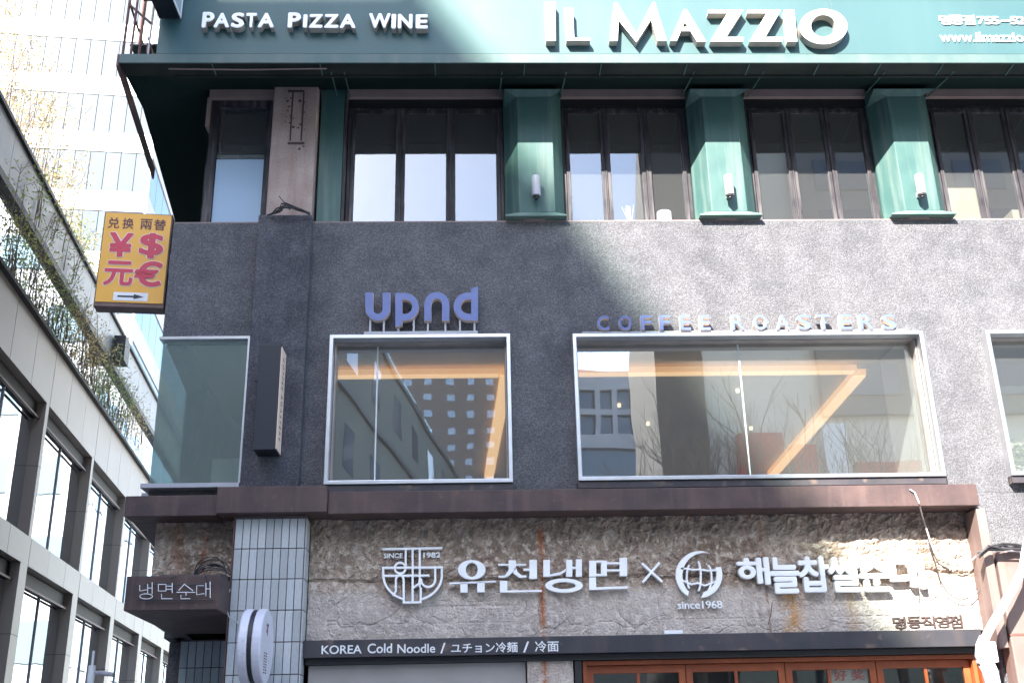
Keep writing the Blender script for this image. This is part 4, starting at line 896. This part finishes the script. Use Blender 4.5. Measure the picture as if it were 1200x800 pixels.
# glazed screen of the terrace, its dark beam and grey fascia
tw = part('window', LB, (0, 0, 9.8)); tw['label'] = 'tall glazed terrace screen'
for j in joints[:-1]:
    for i in range(2):
        MB().box(-.16, -.145, j + BAY * i / 2 + .02, j + BAY * (i + 1) / 2 - .02, 9.81, 11.2).build('pane', gl_left, tw, local=True).location = (0, 0, -9.8)
MB().box(-.25, -.02, Y0, Y1, 11.21, 11.36).build('terrace_beam', black, LB, local=True)
fm = MB().box(-.02, .02, -.5, .5, -.5, .5).mesh('fascia_panel', cladg)
MB().box(-.22, -.08, Y0, Y1, 11.37, 12.32).build('spandrel', cladg, LB, local=True)
for j in joints[:-1]:
    for i in range(2): inst(fm, 'fascia_panel', LB, (-.05, j + BAY * (i + .5) / 2, 11.85), scale=(1, BAY / 2 - .015, .95))
MB().box(-.26, .03, Y0, Y1, 12.34, 12.42).build('coping', black, LB, local=True)
MB().box(-5.5, -3.2, Y0, Y1, 9.75, 12.3).build('core', cladg, LB, local=True)
o = thing('floodlight', 'black block-shaped floodlight fixed on the dark terrace beam', 'lamp', (-8, 0, 0), A2); MB().box(.0, .3, 11.7, 12.3, 11.3, 11.95).build('housing', black, o, local=True)
# bamboo along the terrace and roof
def bamboo(y, z, h, label, kind, seed, x=-0.7, w=.9, grp=None, n=10, leafn=30):
    rnd = random.Random(seed); p = Vector((-8, 0, 0)) + GX * x + GY * y; p.z = z
    t = thing('bamboo_clump', label, 'plant', tuple(p), A2, grp)
    st = MB(); lf = MB()
    for i in range(n):
        bx_, by_ = rnd.gauss(0, .18 * w), rnd.gauss(0, .45 * w); lean = Vector((rnd.uniform(-.2, .28), rnd.uniform(-.25, .25), 1)); hh = h * rnd.uniform(.55, 1.1)
        pts = [Vector((bx_, by_, 0)) + Vector((lean.x * (s_ ** 1.7), lean.y * (s_ ** 1.5), s_)) * hh for s_ in (0, .3, .6, 1)]
        st.tube(pts, .012, 4, .004)
        for k_ in range(5):
            s_ = rnd.uniform(.25, 1); q = pts[0].lerp(pts[-1], s_)
            leaf_clump(lf, q, leafn // 3, (.16, .24, .17), .075, rnd)
            e = q + Vector((rnd.uniform(-.3, .3), rnd.uniform(-.3, .3), rnd.uniform(.0, .3))); st.tube([q, e], .004, 3)
    st.build('stem', bark, t, local=True); lf.build('foliage', kind, t, local=True); return t
roofs = [(2.2, 12.35, 2.9, leafo), (3.6, 12.35, 2.7, leafo), (5.0, 12.35, 2.4, leafo), (6.8, 12.35, 1.9, leafo), (8.2, 12.3, 1.5, leafy), (9.4, 12.3, 1.1, leafo)]
labs = ['tall yellow-leaved bamboo on the roof edge at the top left corner of the photo', 'yellow bamboo on the roof edge, second from the photo edge', 'amber-leaved bamboo on the roof edge beside the white tower', 'loose amber bamboo on the roof edge halfway down the slope', 'low yellow-green bamboo on the roof edge', 'lowest amber bamboo tuft on the roof edge']
for i, ((y, z, h, k_), lb) in enumerate(zip(roofs, labs)): bamboo(y, z, h, lb, k_, 20 + i, -.35, 1.0, 'bamboo clumps on the roof edge', 13, 40)
terr = [(3.0, 1.5, leafy), (4.6, 1.5, leafy), (6.2, 1.4, leafg), (7.8, 1.5, leafo), (9.4, 1.3, leafo), (11.0, 1.5, leafg), (12.8, 1.3, leafg), (14.6, 1.2, leafo)]
for i, (y, h, k_) in enumerate(terr):
    bamboo(y, 9.8, h, ('green', 'dry amber')[k_ is leafo] + ' bamboo clump on the terrace ledge, number %s along from the photo edge' % ('one two three four five six seven eight'.split()[i]), k_, 40 + i, .05, .9, 'bamboo clumps on the terrace ledge', 14, 30)
for i, y in enumerate((4.0, 5.4, 7.0)):
    bamboo(y, 11.4, 1.1, ('green hanging bamboo over the grey fascia nearest the photo edge', 'green bamboo in front of the grey fascia, middle one', 'green bamboo in front of the grey fascia, lowest one')[i], leafg, 60 + i, .06, .7, 'bamboo in front of the fascia', 5, 24)

# street lamp at the bottom left
T = thing('street_lamp', 'slim white street lamp head in front of the beige building at lower left', 'lamp', (-6.8, 0.6, 0))
P0 = on(107, 790, .6); MB().tube([(P0.x, .6, 0), (P0.x, .6, P0.z + .12)], .05, 12).build('pole', whitep, T); P1 = on(110, 762, .6); MB().tube([(P0.x, .6, P0.z + .1), (P1.x, .6, P1.z)], .018, 8).build('rod', whitep, T)
a, b_ = on(108, 787, .6), on(134, 790, .6); m = MB(); m.tube([a, a.lerp(b_, .35)], .022, 8); m.build('arm', greyw, T)
m = MB().tube([a.lerp(b_, .3), a.lerp(b_, .55), a.lerp(b_, .9), b_], .035, 10, .03); m.build('lamp_head', greyw, T, smooth=True)

# ------------------------------------------------------------------ white tower behind
TW = thing('office_tower', 'very bright white office tower with long window bands behind the lane', 'building', (-20.06, 45, 0), A2)
ZT = 60.0
MB().box(-34, -.15, 0.12, 30, 0, ZT).build('core', MATS['joint_grey'], TW, local=True)
sp = MB().box(-.5, .5, -.04, .04, -.5, .5).mesh('spandrel_panel', white_pan); pn = MB().box(-.5, .5, -.02, .02, -.5, .5).mesh('pane', skyglass)
st_ = MB().box(-.5, .5, -.04, .04, -.5, .5).mesh('stone_panel', stone_pan)
PW = 0.905
for k_ in range(-7, 3):
    zb = 42.45 + 4.07 * k_; 
    if zb > ZT - 4: break
    for i in range(26):
        inst(pn, 'pane', TW, (-PW * (i + .5) - .02, 0.06, zb + 1.33), scale=(PW - .04, 1, 2.62))
    for i in range(13): inst(sp, 'spandrel_panel', TW, (-PW * 2 * (i + .5) - .02, 0.03, zb + 2.68 + .68), scale=(PW * 2 - .012, 1, 1.35))
    for i in range(9):
        inst(pn, 'pane', TW, (-.07, .3 + 2.4 * (i + .5), zb + 1.33), (0, 0, PI / 2), (2.33, 1, 2.64)); inst(st_, 'stone_panel', TW, (-.04, .3 + 2.4 * (i + .5), zb + 3.36), (0, 0, PI / 2), (2.38, 1, 1.37))
MB().box(-.1, .02, 0.0, .28, 13, ZT).build('corner_trim', white_pan, TW, local=True)
# pale block behind the corner building (seen in the lane's glass)
OB = thing('rear_block', 'pale office block behind the corner building, mirrored in the lane windows', 'building', (-6, 40, 0), A2)
MB().box(0, 30, 0.2, 15, 0, 38).build('wall', white_pan, OB, local=True)
wm = MB().box(-.5, .5, -.05, .05, -.5, .5).mesh('window', M('teal_grey_glass', (0.2, 0.27, 0.29), rough=.1, spec=.8))
for k_ in range(9):
    for i in range(10): inst(wm, 'window', OB, (1.6 + i * 2.9, .18, 3 + k_ * 4.0), scale=(2.2 if (i + k_) % 3 else 1.2, 1, 1.9))
    for i in range(5): inst(wm, 'window', OB, (.0, 1.6 + i * 2.9, 3 + k_ * 4.0), (0, 0, PI / 2), scale=(2.0, 1, 1.9))

# ------------------------------------------------------------------ across the street (mirrored in the glass, and shading the left half)
def edge_x(s): return -15.5 + 0.116 * (s - 39)
CB = thing('opposite_block', 'tall grey-green block down the street that shades the left half of the facade', 'building', (edge_x(33), -33, 0), 0)
ZE = 40.6
pts = [(edge_x(33), -33), (edge_x(160), -160), (edge_x(160) - 40, -160), (edge_x(33) - 45, -33)]
m = MB().zprism(pts, 0, ZE); m.build('wall', olivew, CB)
m = MB(); d_ = Vector((edge_x(160) - edge_x(33), -127, 0)).normalized(); n_ = Vector((-d_.y, d_.x, 0))
if n_.x < 0: n_ = -n_
def face_box(t0, t1, z0, z1, p):
    a = Vector((edge_x(33), -33, 0)) + d_ * t0; b2 = Vector((edge_x(33), -33, 0)) + d_ * t1; o2 = n_ * p
    return MB().zprism([(a.x, a.y), (b2.x, b2.y), (b2.x + o2.x, b2.y + o2.y), (a.x + o2.x, a.y + o2.y)], z0, z1)
face_box(0, 127, 31.0, 31.6, .35).build('cornice', black, CB); face_box(0, 127, ZE - .5, ZE - .003, .3).build('cornice', black, CB)
for i in range(9):
    for z in (24.5, 17.5, 34): face_box(20 + 11 * i, 24 + 11 * i, z, z + 4.0, .06).build('window', darkglass, CB)
m = MB(); q = [(edge_x(33) - .3, -33.1), (edge_x(159) - .3, -159)]; face_box(0.2, 126, ZE, ZE + .95, -.03).build('shadow_fringe_glass', gl_fringe, CB)  # unseen glass added to lay a half-lit fringe along the shadow edge
for i in range(40): face_box(.2 + i * 3.1, .32 + i * 3.1, ZE, ZE + 1.0, -.12).build('post', greyw, CB)  # unseen posts that go with the added fringe glass

HT = thing('hotel_tower', 'grey-brown hotel tower with rows of small windows, mirrored in the smaller café window', 'building', (-10, -175, 0), 0)
MB().box(-22, 9.0, -200, -175, 0, 72).build('wall', brickfar, HT); MB().box(-34, -4.7, -195, -176, 0, 84).build('wall', M('slate_render', (0.14, 0.14, 0.14), rough=.8), HT)
m = MB(); m.box(-1, 2, -185, -176, 72, 76); m.box(4, 5.5, -185, -177, 72, 74.5); m.box(6.2, 7.5, -185, -177, 72, 75); m.build('roof_plant', M('roof_plant_grey', (0.15, .15, .16)), HT)
hw_ = MB().box(-.5, .5, -.1, .1, -.5, .5).mesh('window', M('hotel_glass', (0.35, 0.42, 0.52), rough=.2))
for r in range(15):
    for i in range(8): inst(hw_, 'window', HT, (-20 + 3.75 * i + 10, -174.95 + 175, 66.0 - r * 3.1), scale=(1.35, 1, 1.2))
OC = thing('curved_office', 'pale curved office with banded windows at the street end, mirrored in the wide café window', 'building', (24, -165, 0), 0)
def curve_pt(t, r_=60): a = math.radians(250 + t); return (28 + r_ * math.cos(a) * 1.0, -110 + r_ * math.sin(a))
def bandm(z0, z1, r0, r1, t0=6, t1=40, n=24):
    m = MB()
    for i in range(n):
        a, b2 = t0 + (t1 - t0) * i / n, t0 + (t1 - t0) * (i + 1) / n
        m.zprism([curve_pt(a, r0), curve_pt(b2, r0), curve_pt(b2, r1), curve_pt(a, r1)], z0, z1)
    return m
for z0, z1 in ((0, 6), (51.5, 54), (57.7, 58.8), (62.5, 66)): bandm(z0, z1, 60, 62).build('cladding_band', officew, OC)
bandm(0, 62.45, 61, 70).build('core', bluegl, OC)
for z0, z1 in ((25, 25.8), (36, 36.8), (45.6, 46.6)): bandm(z0, z1, 59.6, 60).build('ledge', officew, OC)
for i in range(10):
    t = 6.5 + i * 3.3; bandm(54, 57.7, 60, 60.9, t, t + .9, 1).build('pilaster', officew, OC); bandm(58.8, 62.5, 60, 60.9, t, t + .9, 1).build('pilaster', officew, OC)
RB = thing('opposite_right_block', 'cream block with a dark corner across the street, mirrored in the wide café window', 'building', (7.6, -27, 0), 0)
q0 = (7.4, -27.0)
MB().zprism([(9.3, -27), (40, -27), (45, -60), (13.2, -60)], 0, 27.4).build('wall', creamw, RB)
MB().zprism([(7.35, -26.9), (9.28, -26.9), (13.1, -60), (11.2, -60)], 0, 27.7).build('wall', M('dark_brown_render', (0.07, 0.06, 0.055), rough=.8), RB)
gry = M('grey_stone_cladding', (0.17, 0.165, 0.16), (0.2, 0.195, 0.19), .3, .8)
MB().box(14.0, 40, -26.95, -26.6, 14.2, 27.3).build('cladding_band', gry, RB)
for r in range(5):
    for i in range(8): MB().box(15 + i * 3.1, 17.3 + i * 3.1, -26.6, -26.5, 15 + r * 2.4, 16.4 + r * 2.4).build('window', darkglass, RB)
for a, b_, c, d in ((10.4, 12.2, 10.9, 13.4), (12.5, 13.4, 11.2, 12.9), (15.0, 19.5, 11.0, 12.2)): MB().box(a, b_, -26.9, -26.3, c, d).build('sign_board', redshop, RB)
MB().box(13.8, 14.8, -26.9, -26.4, 11.6, 13.8).build('sign_board', whitep, RB)
MB().box(9.4, 40, -26.94, -26.7, 0.2, 4.4).build('shopfront', darkglass, RB)
def bare_tree(x, y, h, seed, label):
    rnd = random.Random(seed); t = thing('bare_tree', label, 'tree', (x, y, 0), 0, 'bare street trees mirrored in the café glass')
    tr = MB(); tr.tube([(0, 0, 0), (.1, .05, h * .25), (.05, -.05, h * .4)], .22, 8, .15); tr.build('trunk', bark, t, local=True)
    cr = MB()
    def br(p, d, L_, r_, k_):
        q = p + d * L_ * .5 + Vector((rnd.uniform(-.1, .1), rnd.uniform(-.1, .1), 0)) * L_; e = q + (d + Vector((rnd.uniform(-.2, .2), rnd.uniform(-.2, .2), .15))).normalized() * L_ * .5
        cr.tube([p, q, e], r_, 5, r_ * .6)
        if k_:
            for _ in range(3): br(q.lerp(e, rnd.random()), (d + Vector((rnd.uniform(-.8, .8), rnd.uniform(-.8, .8), rnd.uniform(0, .6)))).normalized(), L_ * rnd.uniform(.55, .75), r_ * .55, k_ - 1)
    for _ in range(6): br(Vector((.05, -.05, h * rnd.uniform(.3, .4))), Vector((rnd.uniform(-.5, .5), rnd.uniform(-.5, .5), 1)).normalized(), h * .34, .075, 4)
    cr.build('branches', bark, t, local=True)
for i, (x, y, h) in enumerate(((7.2, -21.5, 12), (10.4, -22.5, 13), (14.0, -22.0, 11.5))):
    bare_tree(x, y, h, 30 + i, ('bare street tree nearest the dark corner, mirrored in the café glass', 'tallest bare street tree, mirrored in the café glass', 'bare street tree before the red shop, mirrored in the café glass')[i])
